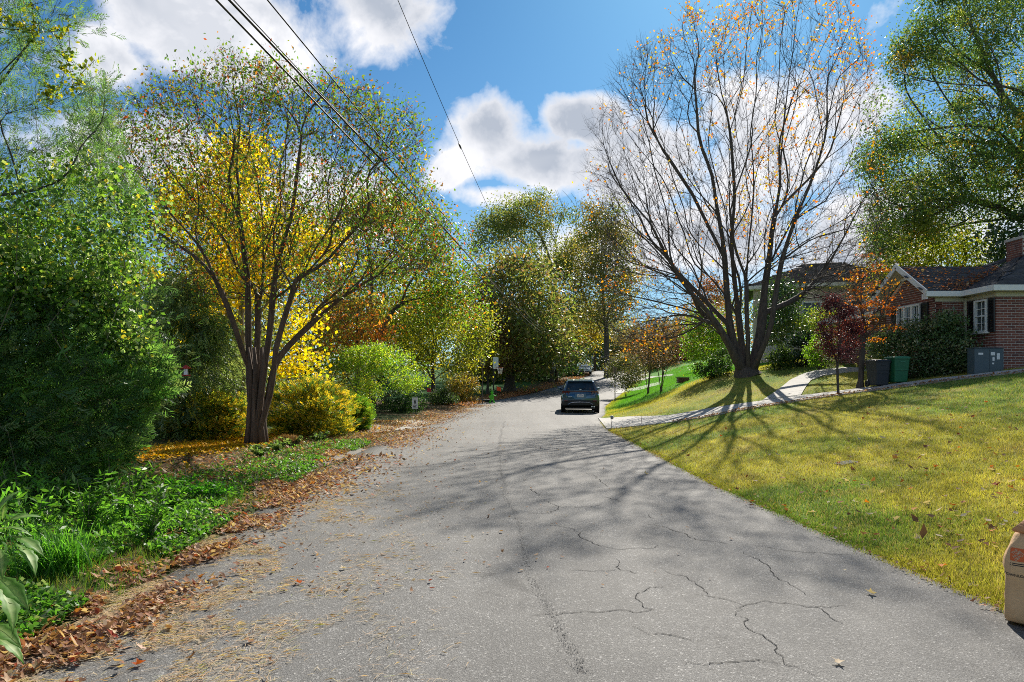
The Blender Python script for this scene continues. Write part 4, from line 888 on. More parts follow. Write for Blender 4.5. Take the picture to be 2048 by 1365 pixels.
# dry grass ball and pins
g = G(577, 893); n = 1500; d = rng.normal(0, 1, (n, 3)); d /= np.linalg.norm(d, axis=1)[:, None]; C = d*np.array([.33, .28, .2])*rng.random((n, 1))**.3; C[:, 2] = np.abs(C[:, 2])+.03
o = leaves_mesh('dead_fern', C, .22, [((.20,.11,.05),4),((.30,.19,.09),2)], mat=M_dry, aspect=.06, label='round mound of dead brown fern beside the crape myrtle', cat='plant'); o.location = tuple(g)
# liriope clump: arching blades
g = G(115, 1150); n = 620; a = rng.random(n)*6.28; L = rng.uniform(.22, .42, n); out = rng.uniform(.25, .9, n); t = np.linspace(0, 1, 6)
bx = rng.normal(0, .10, n); by = rng.normal(0, .10, n)
x = bx[:, None]+np.cos(a)[:, None]*(out*L)[:, None]*t**1.3; y = by[:, None]+np.sin(a)[:, None]*(out*L)[:, None]*t**1.3; z = L[:, None]*(1.25*t-out[:, None]*.95*t**2.4)
wv = .0045*np.sin(np.clip(t*.9+.12, 0, 1)*math.pi)**.6; nx, ny = -np.sin(a)[:, None]*wv, np.cos(a)[:, None]*wv
V = np.stack([np.stack([x-nx, y-ny, z], -1), np.stack([x+nx, y+ny, z], -1)], 2).reshape(n, 12, 3); q = np.arange(5)*2
Fq = (np.stack([q, q+1, q+3, q+2], -1)[None]+np.arange(n)[:, None, None]*12).reshape(-1, 4)
o = link('liriope', mesh_np('liriope', V.reshape(-1, 3), Fq, M_leaf, np.repeat(palette([((.05,.17,.02),3),((.09,.25,.03),2)], n), 12, 0)), label='arching grassy liriope clump on the left verge', cat='plant'); o.location = tuple(g)

n = 13000; y = 4.3*(9.6/4.3)**rng.random(n); x = xl(y)-.45-np.abs(rng.normal(0, 1.2, n)); q = fbm(x+31, y, 1.3, 3); k = q > .40; x, y, q = x[k], y[k], q[k]; z = H(x, y)+rng.random(len(x))*(.08+1.1*(q-.40)+.10*np.clip(xl(y)-x-.5, 0, 2))*np.clip((11.5-y)/5, .25, 1)
leaves_mesh('verge_herbs', np.stack([x, y, z], -1), .085, [((.08,.21,.03),4),((.12,.30,.04),3),((.05,.12,.03),2)], aspect=.28, up=.5, kind='stuff', label='knee-high tangle of lance-leaved weeds filling the left verge')
# big-leaved plant at the left edge: each lobed leaf its own part
def big_leaf_mesh():
    prof = [(0, .02), (.07, .05), (.15, .10), (.22, .08), (.30, .12), (.38, .17), (.45, .13), (.54, .17), (.62, .17), (.70, .11), (.80, .09), (.90, .04), (1, 0)]
    V = []; Fc = []
    for t, wv in prof:
        z = .16*math.sin(t*2.4)-.20*t*t; V += [(t, -wv, z+.02+wv*.12), (t, -wv*.5, z+.045), (t, 0, z), (t, wv*.5, z+.045), (t, wv, z+.02+wv*.12)]
    for i in range(len(prof)-1):
        for j in range(4): Fc.append((i*5+j, i*5+j+1, i*5+j+6, i*5+j+5))
    V = np.array(V); c = np.tile(np.array([[.12, .27, .05]]), (len(V), 1)); c[2::5] = (.30, .42, .16); c[1::10] *= .7; c[8::10] *= .75
    return mesh_np('large_leaf', V, np.array(Fc), leafmat('big_leaf', .35, .5, .3), c, True)
blm = big_leaf_mesh(); D_ = 3.55
pr_ = empty('tithonia', tuple(G(-55, 1330)), label='big-leaved lobed plant leaning in at the left edge', cat='plant'); pb_ = Vector(pr_.location)
MB().tube([(0, 0, -.02), (.04, .03, .3), (.03, .02, .62), (.08, 0, .85)], [.014, .012, .009, .005], 6).build('stem', MATS.get('green_stem') or pmat('green_stem', (.10, .20, .04), .6), pr_)
for px, py, az_, pit, L, roll in [(-10,1060,10,-10,.17,0),(5,1050,40,10,.16,.3),(-5,1030,75,45,.15,0),(25,1075,-8,-25,.20,.2),(30,1090,-25,-35,.22,-.2),(0,1100,-50,-30,.2,.1),(-20,1050,150,10,.16,0),(-15,1150,-12,-35,.27,.4),(-10,1170,-30,-45,.28,-.3),(-30,1150,200,-20,.26,0),(-25,1250,-15,-22,.24,.3),(-20,1275,-5,-32,.22,0),(5,1040,110,60,.1,0),(8,1060,20,55,.09,0),(-40,1100,-120,-20,.22,0)]:
    o = link('large_leaf', blm, pr_); o.location = Vector(P(px, py, D_))-pb_; o.rotation_euler = (roll, -R(pit), R(az_)); o.scale = (L*1.05, L*1.0, L)

# ivy / clover ground cover on the verge
n = 32000; y = 3.3*(17/3.3)**rng.random(n); x = xl(y)-.10-np.abs(rng.normal(0, .7, n)); z = H(x, y)+rng.uniform(.02, .10, n)*(fbm(x, y, 2.2, 2)+.4)
keep = (fbm(x+9, y, 1.1, 3) > .36+.12*np.exp(-(xl(y)-x)/.25)); C = np.stack([x, y, z], -1)[keep]
leaves_mesh('ivy_ground_cover', C, .042, [((.05,.14,.02),4),((.09,.22,.03),3),((.11,.16,.08),1.4)], aspect=.9, up=1.4, kind='stuff', label='low ivy and clover covering the left verge')
n = 26000; y = 3.2*(24/3.2)**rng.random(n); x = xl(y)-.05-np.abs(rng.normal(0, .9, n))*(1+y*.05); q = fbm(x+3, y, .9, 3); k = q > .44+.22*np.exp(-(xl(y)-x)/.5); x, y = x[k], y[k]
c = palette([((.07,.17,.02),3),((.13,.19,.03),2),((.20,.17,.05),1)], len(x))
blades(x, y, rng.uniform(.03, .11, len(x)), .005*(1+y*.05), c, 1.0, name='verge_grass', label='rough green grass between the weeds of the left verge')

# ------------------------------------------------------------ fallen leaves
def litter(x, y, z, size, pal, name, label, simple=False, lift=.01):
    n = len(x); s = size*rng.uniform(.5, 1.35, n); an = rng.random(n)*6.283; tl = rng.normal(0, .38, (n, 2))
    m = 4 if simple else 10
    ang = np.arange(m)*2*math.pi/m; rad = np.array([1, .5, .9, .55, .8]*2)[:m] if not simple else np.array([1, .55, .9, .55])
    a = an[:, None]+ang[None]+rng.normal(0, .12, (n, m)); rr = s[:, None]*.5*rad[None]*rng.uniform(.75, 1.2, (n, m))
    vx, vy = rr*np.cos(a), rr*np.sin(a)*rng.uniform(.55, 1, (n, 1)); vz = vx*tl[:, :1]+vy*tl[:, 1:]+np.abs(rng.normal(0, .25, (n, 1)))*(vx*np.cos(an)[:, None]+vy*np.sin(an)[:, None])**2/(s[:, None]+1e-6)*2
    vz = vz-vz.min(1, keepdims=True)
    V = np.stack([x[:, None]+vx, y[:, None]+vy, z[:, None]+lift+vz], -1)
    cen = np.stack([x, y, z+lift+vz.mean(1)*.55], -1)[:, None]
    V = np.concatenate([V, cen], 1).reshape(-1, 3); i = np.arange(m); F = np.stack([i, (i+1) % m, np.full(m, m)], -1)
    F = (F[None]+np.arange(n)[:, None, None]*(m+1)).reshape(-1, 3)
    return link(name, mesh_np(name, V, F, M_dry, np.repeat(palette(pal, n), m+1, 0)), kind='stuff', label=label)
BRN = [((.31,.17,.10),4),((.21,.11,.065),3),((.43,.28,.17),3),((.56,.42,.29),2),((.28,.06,.03),.6),((.40,.17,.05),.6)]
def surf(x, y): return np.where((x > xl(y)) & (x < xr(y)), road_z(x, y), H(x, y))
n = 21000; y = 3.2*(13/3.2)**(rng.random(n)**1.05); off = rng.normal(.06, .24, n); x = xl(y)+off; q = fbm(x*1.3, y, 1.6, 3); k = rng.random(n) < np.clip((q-.33)*5, 0, 1)*np.exp(-np.clip(off, 0, 9)*.8); x, y = x[k], y[k]
litter(x, y, surf(x, y)+rng.random(len(x))*.025, .055, BRN, 'leaf_litter', 'thick band of curled brown leaves along the left road edge')
n = 15000; y = 9+rng.random(n)**.9*33; off = rng.normal(.15, .55, n); x = xl(y)+off; q = fbm(x*1.1, y, .8, 3); k = rng.random(n) < np.clip((q-.3)*5, 0, 1); x, y = x[k], y[k]
litter(x, y, surf(x, y)+rng.random(len(x))*.02, .085, BRN, 'far_leaf_litter', 'brown leaves drifted along the kerb further up the street', True)
n = 13000; y = 9.5+rng.random(n)*16; x = xl(y)-.2-np.abs(rng.normal(0, 1.6, n)); litter(x, y, H(x, y)+.01, .085, BRN+[((.45,.28,.03),2)], 'verge_leaf_litter', 'scattered brown and gold leaves on the far verge', True)
n = 9000; g0, g1 = G(230, 918), G(500, 888); t = rng.random(n); x = g0[0]+(g1[0]-g0[0])*t+rng.normal(0, .3, n); y = g0[1]+(g1[1]-g0[1])*t+rng.normal(.5, 1.1, n)
litter(x, y, H(x, y)+.02, .09, [((.60,.36,.01),4),((.50,.26,.02),2),((.40,.30,.03),1)], 'yellow_leaf_carpet', 'carpet of fallen yellow maple leaves behind the verge', True)
n = 1500; y = 5+rng.random(n)*30; x = xl(y)+.6+rng.exponential(1.1, n); k = x < xr(y)-.1; x, y = x[k], y[k]; litter(x, y, road_z(x, y), .05, BRN, 'scattered_road_leaves', 'scattered small leaves over the asphalt', True)
n = 2400; u = rng.random(n); pq = [G(*p) for p in pl]; L = np.linspace(0, 1, len(pq)); t = u**.8; x = np.interp(t, L, [p[0] for p in pq]); y = np.interp(t, L, [p[1] for p in pq])-rng.exponential(.16, n)+.08; k = fbm(x, y, .9, 2) > .45; x, y = x[k], y[k]
litter(x, y, H(x, y)+.04, .075, BRN, 'path_leaf_litter', 'brown leaves gathered along the lower edge of the footpath', True)
n = 900; y = 4+rng.random(n)**1.3*18; x = xr(y)+rng.normal(0, .09, n); litter(x, y, surf(x, y)+.01, .045, BRN, 'kerb_crumbs', 'crumbled leaves along the right road edge', True)
# far side verge leaves and beyond the hoop
n = 6000; y = 40+rng.random(n)*60; x = xl(y)-np.abs(rng.normal(0, 1.0, n))+.2; litter(x, y, H(x, y)+.03, .2, [((.36,.16,.08),4),((.45,.26,.14),2)], 'distant_leaf_litter', 'reddish leaf drift along the far left kerb', True)
# pine needles
n = 38000; y = 3.2*(10.5/3.2)**rng.random(n); off = rng.gamma(1.6, .55, n)-.3; x = xl(y)+off; q = fbm(x*1.1+50, y*.9, 2.6, 4); k = (rng.random(n) < np.clip((q-.50)*9, .05, 1)*np.clip(1.6-off*.42, 0, 1)) & (x < -.15-.02*y); x, y = x[k], y[k]; n = len(x)
a = rng.normal(.55, .75, n); L = rng.uniform(.02, .055, n); dx, dy = np.cos(a)*L, np.sin(a)*L; wx, wy = -np.sin(a)*.0011, np.cos(a)*.0011; z = surf(x, y)+.006+rng.random(n)*.008; bx = rng.normal(0, .2, n)*L
V = np.stack([np.stack([x-dx-wx, y-dy-wy, z], -1), np.stack([x-dx+wx, y-dy+wy, z], -1), np.stack([x-np.sin(a)*bx+wx*1.4, y+np.cos(a)*bx+wy*1.4, z+.006], -1), np.stack([x+dx, y+dy, z], -1), np.stack([x-np.sin(a)*bx-wx*1.4, y+np.cos(a)*bx-wy*1.4, z+.006], -1)], 1).reshape(-1, 3)
link('pine_needles', mesh_np('pine_needles', V, np.arange(5*n).reshape(-1, 5), M_dry, np.repeat(palette([((.60,.47,.31),4),((.42,.30,.19),2),((.36,.36,.12),.3)], n), 5, 0)), kind='stuff', label='tan pine needles drifted across the left half of the road')
# single big leaves one can pick out
def leaf_thing_mesh(col, seed):
    r = np.random.default_rng(seed); m = 10; ang = np.arange(m)*2*math.pi/m; rad = np.array([1, .38, .85, .42, .8, .35, .8, .4, .85, .38])
    vx, vy = rad*np.cos(ang), rad*np.sin(ang); vz = .35*vx**2+r.normal(0, .12, m); vz -= vz.min()
    V = np.concatenate([np.stack([vx, vy, vz], -1), [[0, 0, .05]]]); i = np.arange(m); c = np.tile(np.array([col]), (m+1, 1))
    return mesh_np('fallen_leaf', V*.5, np.stack([i, (i+1) % m, np.full(m, m)], -1), M_dry, c)
kinds = [('rust-red', (.36,.08,.02)), ('pale tan', (.52,.42,.30)), ('brown', (.24,.12,.06)), ('orange', (.60,.20,.02))]
kms = [[leaf_thing_mesh(c, s) for s in range(3)] for _, c in kinds]
def drop(px, py, kd, size=.10, lab=None, grp=None, lawn=True):
    g = G(px, py); z = float(surf(g[0], g[1])); o = link('fallen_leaf', kms[kd][rng.integers(0, 3)]); o.location = (g[0], g[1], z+.012+(.02 if lawn else 0)); o.rotation_euler = (rng.normal(0, .35), rng.normal(0, .35), rng.random()*6.28); o.scale = (size,)*3
    tag(o, lab, 'fallen leaf', grp)
for lab, px, py, kd, s in [('orange leaf on the lawn nearest the paper bag', 1882,1142,3,.13),('red leaf standing up in the sunny middle of the lawn',1905,1018,0,.13),('pale star-shaped leaf at the road edge left of the bag',1945,1178,1,.10),('pale curled leaf in the middle of the lawn',1795,1046,1,.11),('single tan leaf on the asphalt near the right edge',1741,1198,1,.10),('pale leaf on the asphalt at the bottom right',1677,1343,1,.09),('pale leaf in the shaded middle of the road',1292,953,1,.11),('small dark leaf lying on the road between the cracks',1462,1087,2,.06),('rust leaf at the lawn edge',1503,1011,0,.12)]:
    drop(px, py, kd, s, lab, None, 'lawn' in lab)
used = set()
refs = [('the grey meter lid', 1692, 928), ('the paper bag', 2000, 1130), ('the plum tree stem', 1678, 812), ('the footpath junction', 1560, 830), ('the footpath mouth', 1290, 870), ('the utility cabinet', 1970, 770), ('the wheelie bins', 1790, 800)]
for i in range(130):
    px, py = rng.uniform(1290, 2040), rng.uniform(805, 1100); g = G(px, py); kd = int(rng.choice([0, 1, 2, 2, 1, 3])); sz = rng.uniform(.08, .13)
    if g[0] < xr(g[1])+.1 or in_path(np.array([g[0]]), np.array([g[1]]))[0]: continue
    nm, rx, ry_ = min(refs, key=lambda r: math.hypot(px-r[1], (py-r[2])*1.5))
    side = ('left of' if px < rx else 'right of') if abs(px-rx) > 1.2*abs(py-ry_) else ('below' if py > ry_ else 'above')
    far = 'close' if math.hypot(px-rx, py-ry_) < 90 else 'well'
    lab = f"{'large' if sz > .105 else 'small'} {kinds[kd][0]} lawn leaf {far} {side} {nm}"
    if lab in used: continue
    used.add(lab); drop(px, py, kd, sz, lab, 'leaves lying singly on the right lawn')
n = 420; px = rng.uniform(1290, 2100, n); py = rng.uniform(800, 1120, n); g = np.array([G(a, b) for a, b in zip(px, py)]); k = (g[:, 0] > xr(g[:, 1])+.1) & ~in_path(g[:, 0], g[:, 1]); g = g[k]
litter(g[:, 0], g[:, 1], g[:, 2]+.02, .085, [((.34,.10,.03),2),((.50,.40,.28),2),((.24,.12,.06),3),((.5,.2,.03),.6)], 'lawn_leaf_litter', 'small fallen leaves scattered over the right lawn', True)
refs = [('the big-leaved plant', 60, 1200), ('the liriope clump', 150, 1180), ('the tallest weed', 300, 1080), ('the lower left corner', 60, 1340)]
for i in range(60):
    py = rng.uniform(1100, 1360); px = 180+(1360-py)*.75+rng.uniform(-120, 420); kd = int(rng.choice([0, 2, 1, 2])); sz = rng.uniform(.05, .10)
    wh = 'at the bottom edge' if py > 1300 else ('midway up the needle drift' if py > 1200 else 'at the far end of the needle drift')
    lab = f"{'large' if sz > .075 else 'small'} {kinds[kd][0]} leaf on the left asphalt {wh}"
    if lab in used: continue
    used.add(lab); drop(px, py, kd, sz, lab, 'large single leaves on the littered road edge', False)
# ------------------------------------------------------------ brick house
def islandmat(name, cols, rough=.85, bump=.3, spec=.2, scale=30):
    m = bpy.data.materials.new(name); m.use_nodes = True; n = NT(m.node_tree); b = n.n['Principled BSDF']
    ge = n.new('ShaderNodeNewGeometry'); oi = n.new('ShaderNodeObjectInfo'); tcn = n.new('ShaderNodeTexCoord')
    r_ = n.m('FRACT', n.m('ADD', ge.outputs['Random Per Island'], oi.outputs['Random']))
    c = n.ramp(r_, [(i/(len(cols)-1), q) for i, q in enumerate(cols)])
    ns = n.noise(tcn.outputs['Object'], scale, 5, .65).outputs[0]
    c = n.mix(1.0, c, n.ramp(ns, [(.3, .72), (.7, 1.25)]), 'MULTIPLY'); n.l.new(c, b.inputs['Base Color'])
    b.inputs['Roughness'].default_value = rough; b.inputs['Specular IOR Level'].default_value = spec
    bu = n.new('ShaderNodeBump'); bu.inputs['Strength'].default_value = bump; bu.inputs['Distance'].default_value = .01
    n.l.new(ns, bu.inputs['Height']); n.l.new(bu.outputs[0], b.inputs['Normal']); return m
M_brick = islandmat('red_brick', [(.19,.068,.050),(.24,.086,.060),(.15,.060,.048),(.21,.078,.056),(.115,.052,.046),(.25,.098,.070)])
M_mortar = pmat('mortar', (.50, .45, .40), .95, .15)
M_shing = islandmat('roof_shingle', [(.050,.053,.060),(.075,.078,.086),(.060,.060,.065),(.095,.095,.10)], .9, .6, .25, 60)
M_shing2 = islandmat('brown_roof_shingle', [(.10,.085,.075),(.14,.12,.105),(.12,.10,.09),(.165,.14,.125)], .9, .6, .2, 60)
M_white = pmat('white_trim_paint', (.74, .73, .70), .55, .06, 6)
M_cream = pmat('cream_soffit_paint', (.58, .53, .40), .65, .08, 5)
M_black = pmat('black_shutter_paint', (.012, .013, .016), .45, .15)
M_sid = pmat('pale_siding', (.50, .43, .35), .75, .06, 2)
def glassmat(name, col=(.03, .045, .05), rough=.06):
    m = bpy.data.materials.new(name); m.use_nodes = True; n = NT(m.node_tree); b = n.n['Principled BSDF']
    tcn = n.new('ShaderNodeTexCoord'); c = n.ramp(n.noise(tcn.outputs['Object'], 3, 3).outputs[0], [(.3, tuple(q*.6 for q in col)), (.7, tuple(q*1.6 for q in col))])
    n.l.new(c, b.inputs['Base Color']); b.inputs['Roughness'].default_value = rough; b.inputs['Specular IOR Level'].default_value = .6; return m
M_glass = glassmat('window_glass')
BZ = 1.55
house = empty('brick_house', (13.15, 19.88, BZ), label='single-storey red-brick house with cream eaves and leaf-strewn dark roof', cat='house'); hb = Vector(house.location)
bricks = []   # (centre, length, depth axis angle)
def wall(O, ang, L, z0, ztop, holes=(), name='wall', th=.2, parent=None, sv=1):
    """a brick wall: a mortar-coloured backing and single bricks standing 9 mm proud; ztop(u) is the height profile"""
    u = Vector((math.cos(ang), math.sin(ang), 0)); nrm = Vector((math.sin(ang), -math.cos(ang), 0)); O = Vector((O[0], O[1], 0))
    mb = MB()
    us = sorted({0, L, *[h[0] for h in holes], *[h[1] for h in holes], *([L/2] if ztop(L/2) > ztop(0)+.01 else [])})
    for a, b in zip(us[:-1], us[1:]):
        segs = [(z0, None)]
        for h in holes:
            if h[0] <= a+1e-6 and h[1] >= b-1e-6: segs = [(z0, h[2]), (h[3], None)]
        for lo, hi in segs:
            za, zb = (ztop(a), ztop(b)) if hi is None else (hi, hi)
            p = [O+u*a+Vector((0, 0, lo)), O+u*b+Vector((0, 0, lo)), O+u*b+Vector((0, 0, zb)), O+u*a+Vector((0, 0, za))]
            q = [v-nrm*th for v in p]
            mb.add([v-hb for v in p+q], [(0, 1, 2, 3), (7, 6, 5, 4), (0, 4, 5, 1), (1, 5, 6, 2), (2, 6, 7, 3), (3, 7, 4, 0)])
    w_ = mb.build(name, M_mortar, parent or house)
    cz, bl, gp = .0755, .208, .015
    row = 0; z = z0
    while z < ztop(L/2):
        x = -(bl+gp)*(.5 if row % 2 else 0)
        while x < L:
            a, b = max(x, 0), min(x+bl, L); zc = z+cz/2
            spans = [(a, b)]
            for h in holes:
                if h[2]-.01 < zc < h[3]+.01:
                    ns_ = []
                    for s, e in spans:
                        if e <= h[0] or s >= h[1]: ns_.append((s, e))
                        else:
                            if s < h[0]-.03: ns_.append((s, h[0]-.004))
                            if e > h[1]+.03: ns_.append((h[1]+.004, e))
                    spans = ns_
            for s, e in spans:
                if e-s > .03 and zc+cz/2 < min(ztop(s), ztop(e)):
                    c = O+u*((s+e)/2)+nrm*.0015+Vector((0, 0, zc)); bricks.append((c, e-s, ang, w_))
            x += bl+gp
        z += cz; row += 1
    return w_
flat_ = lambda z: (lambda u: z)
# gable wall faces the street (-x): u runs toward the camera
GW0, GW1 = 24.0, 21.2
win3 = (24.0-23.2, 24.0-21.9, 2.95, 4.08)
wg = wall((13.15, GW0), R(-90), GW0-GW1, BZ, lambda u: 4.35+.63*min(u, 2.8-u)+.0, [win3])
wa = wall((13.16, GW1), 0, .94, BZ, flat_(4.22))
winB = (21.2-20.72, 21.2-20.18, 3.05, 4.02)
wb_ = wall((14.1, 21.2), R(-90), 1.32, BZ, flat_(4.22), [winB])
wc = wall((14.105, 19.88), 0, 9.0, BZ, flat_(4.22))
wr = wall((13.6, 28.5), R(-90), 4.4, BZ, flat_(4.0))
def bm_brick():
    m = MB().box((0, 0, 0), (1, .02, .0605)); me = bpy.data.meshes.new('brick'); me.from_pydata(m.v, [], m.f); me.materials.append(M_brick)
    b = bmesh.new(); b.from_mesh(me); bmesh.ops.recalc_face_normals(b, faces=b.faces); b.to_mesh(me); b.free(); return me
brk = bm_brick()
vis = lambda c: c.x/c.y < .765
bricks.sort(key=lambda b: (not vis(b[0]), b[0].length))
rest = {}
for i, (c, L, an, par) in enumerate(bricks):
    nr = Vector((math.sin(an), -math.cos(an), 0)); c = c-nr*.0065
    if i < 300:
        o = link('brick', brk, par); o.location = c-hb; o.rotation_euler = (0, 0, an); o.scale = (L, 1, 1)
    else: rest.setdefault(par, MB()).box(c-hb+nr*random.uniform(0, .002), (L, .02, .0605), an)
for par, mb in rest.items(): mb.build('brick', M_brick, par, kind='stuff')

def window(name, C, ang, w_, h_, cols, rows, parent, double=False, sill=True):
    """frame, muntins and one pane object per light; C centre on the wall plane"""
    fr = MB(); t = .055
    for s in (-1, 1):
        fr.box((s*(w_/2-t/2), -.03, 0), (t, .09, h_)); fr.box((0, -.028, s*(h_/2-t/2)), (w_-2*t, .085, t))
    if double: fr.box((0, -.022, 0), (w_-2*t, .05, .045))
    iw, ih = w_-2*t, h_-2*t
    for i in range(1, cols): fr.box((-iw/2+iw*i/cols, -.012, 0), (.018, .03, ih))
    for j in range(1, rows): fr.box((0, -.010, -ih/2+ih*j/rows), (iw, .026, .018))
    if sill: fr.box((0, -.06, -h_/2-.025), (w_+.1, .14, .05))
    f = fr.build(name, M_white, parent, bevel=.003); f.location = Vector(C)-hb; f.rotation_euler = (0, 0, ang)
    for i in range(cols):
        for j in range(rows):
            p = MB().box((0, 0, 0), (iw/cols-.002, .008, ih/rows-.002)).build('pane', M_glass, f)
            p.location = (-iw/2+iw*(i+.5)/cols, .018, -ih/2+ih*(j+.5)/rows); p.rotation_euler = (random.uniform(-.012, .012), 0, random.uniform(-.012, .012))
    return f
def shutter(C, ang, w_, h_, parent, mat=M_black):
    s = MB()
    for q in (-1, 1): s.box((q*(w_/2-.02), 0, 0), (.04, .035, h_)); s.box((0, 0, q*(h_/2-.03)), (w_-.08, .034, .06))
    s.box((0, 0, 0), (w_-.08, .033, .05)); n = int((h_-.12)/.045)
    for i in range(n): s.box((0, .004, -h_/2+.08+i*(h_-.16)/(n-1)), (w_-.08, .012, .036), M=Matrix.Rotation(R(30), 3, 'X'))
    o = s.build('shutter', mat, parent); o.location = Vector(C)-hb; o.rotation_euler = (0, 0, ang); return o
A9 = R(-90)
for i in range(3): window('window', (13.13, 23.2-.217-i*.433, 3.515), A9, .432, 1.13, 2, 3, house, sill=False)
MB().box((0, 0, 0), (1.42, .12, .05)).build('window_sill', M_white, house).location = Vector((13.09, 22.55, 2.92))-hb
bpy.context.view_layer.update()
house.children[-1].rotation_euler = (0, 0, A9)
shutter((13.11, 23.40, 3.5), A9, .36, 1.16, house); shutter((13.11, 21.70, 3.5), A9, .36, 1.16, house)
window('window', (14.08, 20.45, 3.535), A9, .54, .97, 2, 4, house, double=True)
shutter((14.06, 20.89, 3.53), A9, .30, 1.0, house); shutter((14.06, 20.03, 3.53), A9, .26, 1.0, house)
# roof planes covered in single shingles
def roof_plane(name, O, U, Vv, poly, mat=M_shing, parent=house, base=hb, course=.15, tab=.32, th=.02):
    """O origin, U along the eave, Vv up the slope, poly in (u,v)"""
    O, U, Vv = Vector(O), Vector(U).normalized(), Vector(Vv).normalized(); N = U.cross(Vv).normalized()
    if N.z < 0: N = -N
    dk = MB(); top = [O+U*a+Vv*b for a, b in poly]; bot = [p-N*.06 for p in top]; n = len(poly)
    dk.add([p-base for p in top+bot], [tuple(range(n)), tuple(range(2*n-1, n-1, -1))]+[(i, (i+1) % n, n+(i+1) % n, n+i) for i in range(n)])
    deck = dk.build(name, mat, parent)
    P_ = np.array(poly); us = np.arange(P_[:, 0].min()-tab, P_[:, 0].max()+tab, tab); vs = np.arange(P_[:, 1].min(), P_[:, 1].max(), course); V = []; F = []
    for j, v in enumerate(vs):
        for u in us:
            u0 = u+(j % 2)*tab/2+random.uniform(-.01, .01); c = np.array([[u0+tab/2, v+course/2]])
            if not inpoly(c[:, 0], c[:, 1], P_)[0] or v+course > P_[:, 1].max(): continue
            a = th+random.uniform(0, .006); k = len(V)
            for uu, vv, hh in ((u0+.003, v, a), (u0+tab-.003, v, a), (u0+tab-.003, v+course+.02, .004), (u0+.003, v+course+.02, .004), (u0+.003, v, 0), (u0+tab-.003, v, 0)):
                V.append(tuple(O+U*uu+Vv*vv+N*hh-base))
            F += [(k, k+1, k+2, k+3), (k+4, k+5, k+1, k)]
    link('shingle', mesh_np('shingle', np.array(V), np.array(F), mat), deck, kind='stuff')
    return deck, N
sw = math.hypot(1, .63); sm = math.hypot(1, .42)
roof_plane('roof', (12.72, 20.95, 4.33), (1, 0, 0), (0, 1, .63), [(0, 0), (1.05, 0), (3.7, 1.65*sw), (0, 1.65*sw)])
roof_plane('roof', (12.72, 24.25, 4.33), (1, 0, 0), (0, -1, .63), [(0, 0), (3.0, 0), (3.7, 1.65*sw), (0, 1.65*sw)])
roof_plane('roof', (13.8, 19.55, 4.33), (0, 1, 0), (1, 0, .42), [(0, 0), (1.4, 0), (4.8, 4.6*sm), (4.6, 4.6*sm)])
roof_plane('roof', (13.8, 19.55, 4.33), (1, 0, 0), (0, 1, .42), [(0, 0), (12, 0), (12, 4.6*sm), (4.6, 4.6*sm)])
roof_plane('roof', (18.4, 24.15, 6.262), (1, 0, 0), (0, 1, -.42), [(0, 0), (8, 0), (8, 4.6*sm), (0, 4.6*sm)], course=.5, tab=1)
roof_plane('roof', (13.8, 28.75, 4.33), (0, -1, 0), (1, 0, .42), [(0, 0), (4.4, 0), (4.6, 4.6*sm), (4.4, 4.6*sm)], course=.5, tab=1)
# low wing further back on the left
roof_plane('roof', (12.9, 24.4, 4.05), (0, 1, 0), (1, 0, .45), [(0, 0), (4.4, 0), (4.4, 2.2), (0, 2.2)])
def beam(name, a, b, w_, h_, mat, parent=house, base=hb, up=(0, 0, 1)):
    a, b = Vector(a), Vector(b); d = b-a; x = d.normalized(); y = Vector(up).cross(x).normalized(); z = x.cross(y)
    M = Matrix((x, y, z)).transposed(); mb = MB().box((a+b)/2-base, (d.length, w_, h_), M=M); return mb.build(name, mat, parent)
for a, b in [((12.70, 20.93, 4.27), (13.83, 20.93, 4.27)), ((13.78, 20.92, 4.27), (13.78, 19.55, 4.27)), ((13.78, 19.53, 4.27), (25.8, 19.53, 4.27)), ((12.70, 24.27, 4.27), (13.5, 24.27, 4.27)), ((12.88, 24.4, 4.0), (12.88, 28.8, 4.0))]:
    beam('fascia', a, b, .03, .16, M_white)
for a, b, w_ in [((12.75, 21.08, 4.19), (14.1, 21.08, 4.19), .28), ((13.95, 21.2, 4.19), (13.95, 19.7, 4.19), .30), ((13.8, 19.71, 4.187), (25.8, 19.71, 4.187), .33), ((12.9, 24.13, 4.19), (13.2, 24.13, 4.19), .24), ((13.25, 24.4, 3.93), (13.25, 28.8, 3.93), .70)]:
    beam('soffit', a, b, w_, .02, M_cream)
beam('frieze', (13.13, 21.18, 4.12), (14.1, 21.18, 4.12), .03, .13, M_cream); beam('frieze', (14.08, 21.15, 4.12), (14.08, 19.88, 4.12), .03, .13, M_cream); beam('frieze', (14.08, 19.86, 4.12), (23, 19.86, 4.12), .03, .13, M_cream)
for s, y0 in ((1, 20.93), (-1, 24.27)):
    beam('rake_board', (12.70, y0, 4.31), (12.70, 22.6, 5.37), .035, .17, M_white); beam('soffit', (12.93, y0+s*.03, 4.25), (12.93, 22.6, 5.28), .40, .02, M_cream)
beam('rake_board', (13.11, 22.0, 4.98), (13.11, 23.2, 4.98), .05, .07, M_white)
for i in range(5):
    z = 5.03+i*.055; hw = .5-(z-5.0)/.63*1.0
    if hw > .05: beam('vent_slat', (13.10, 22.6-hw, z), (13.10, 22.6+hw, z), .03, .035, M_cream)
beam('corner_return', (12.74, 20.95, 4.2), (12.74, 21.2, 4.2), .04, .17, M_white)
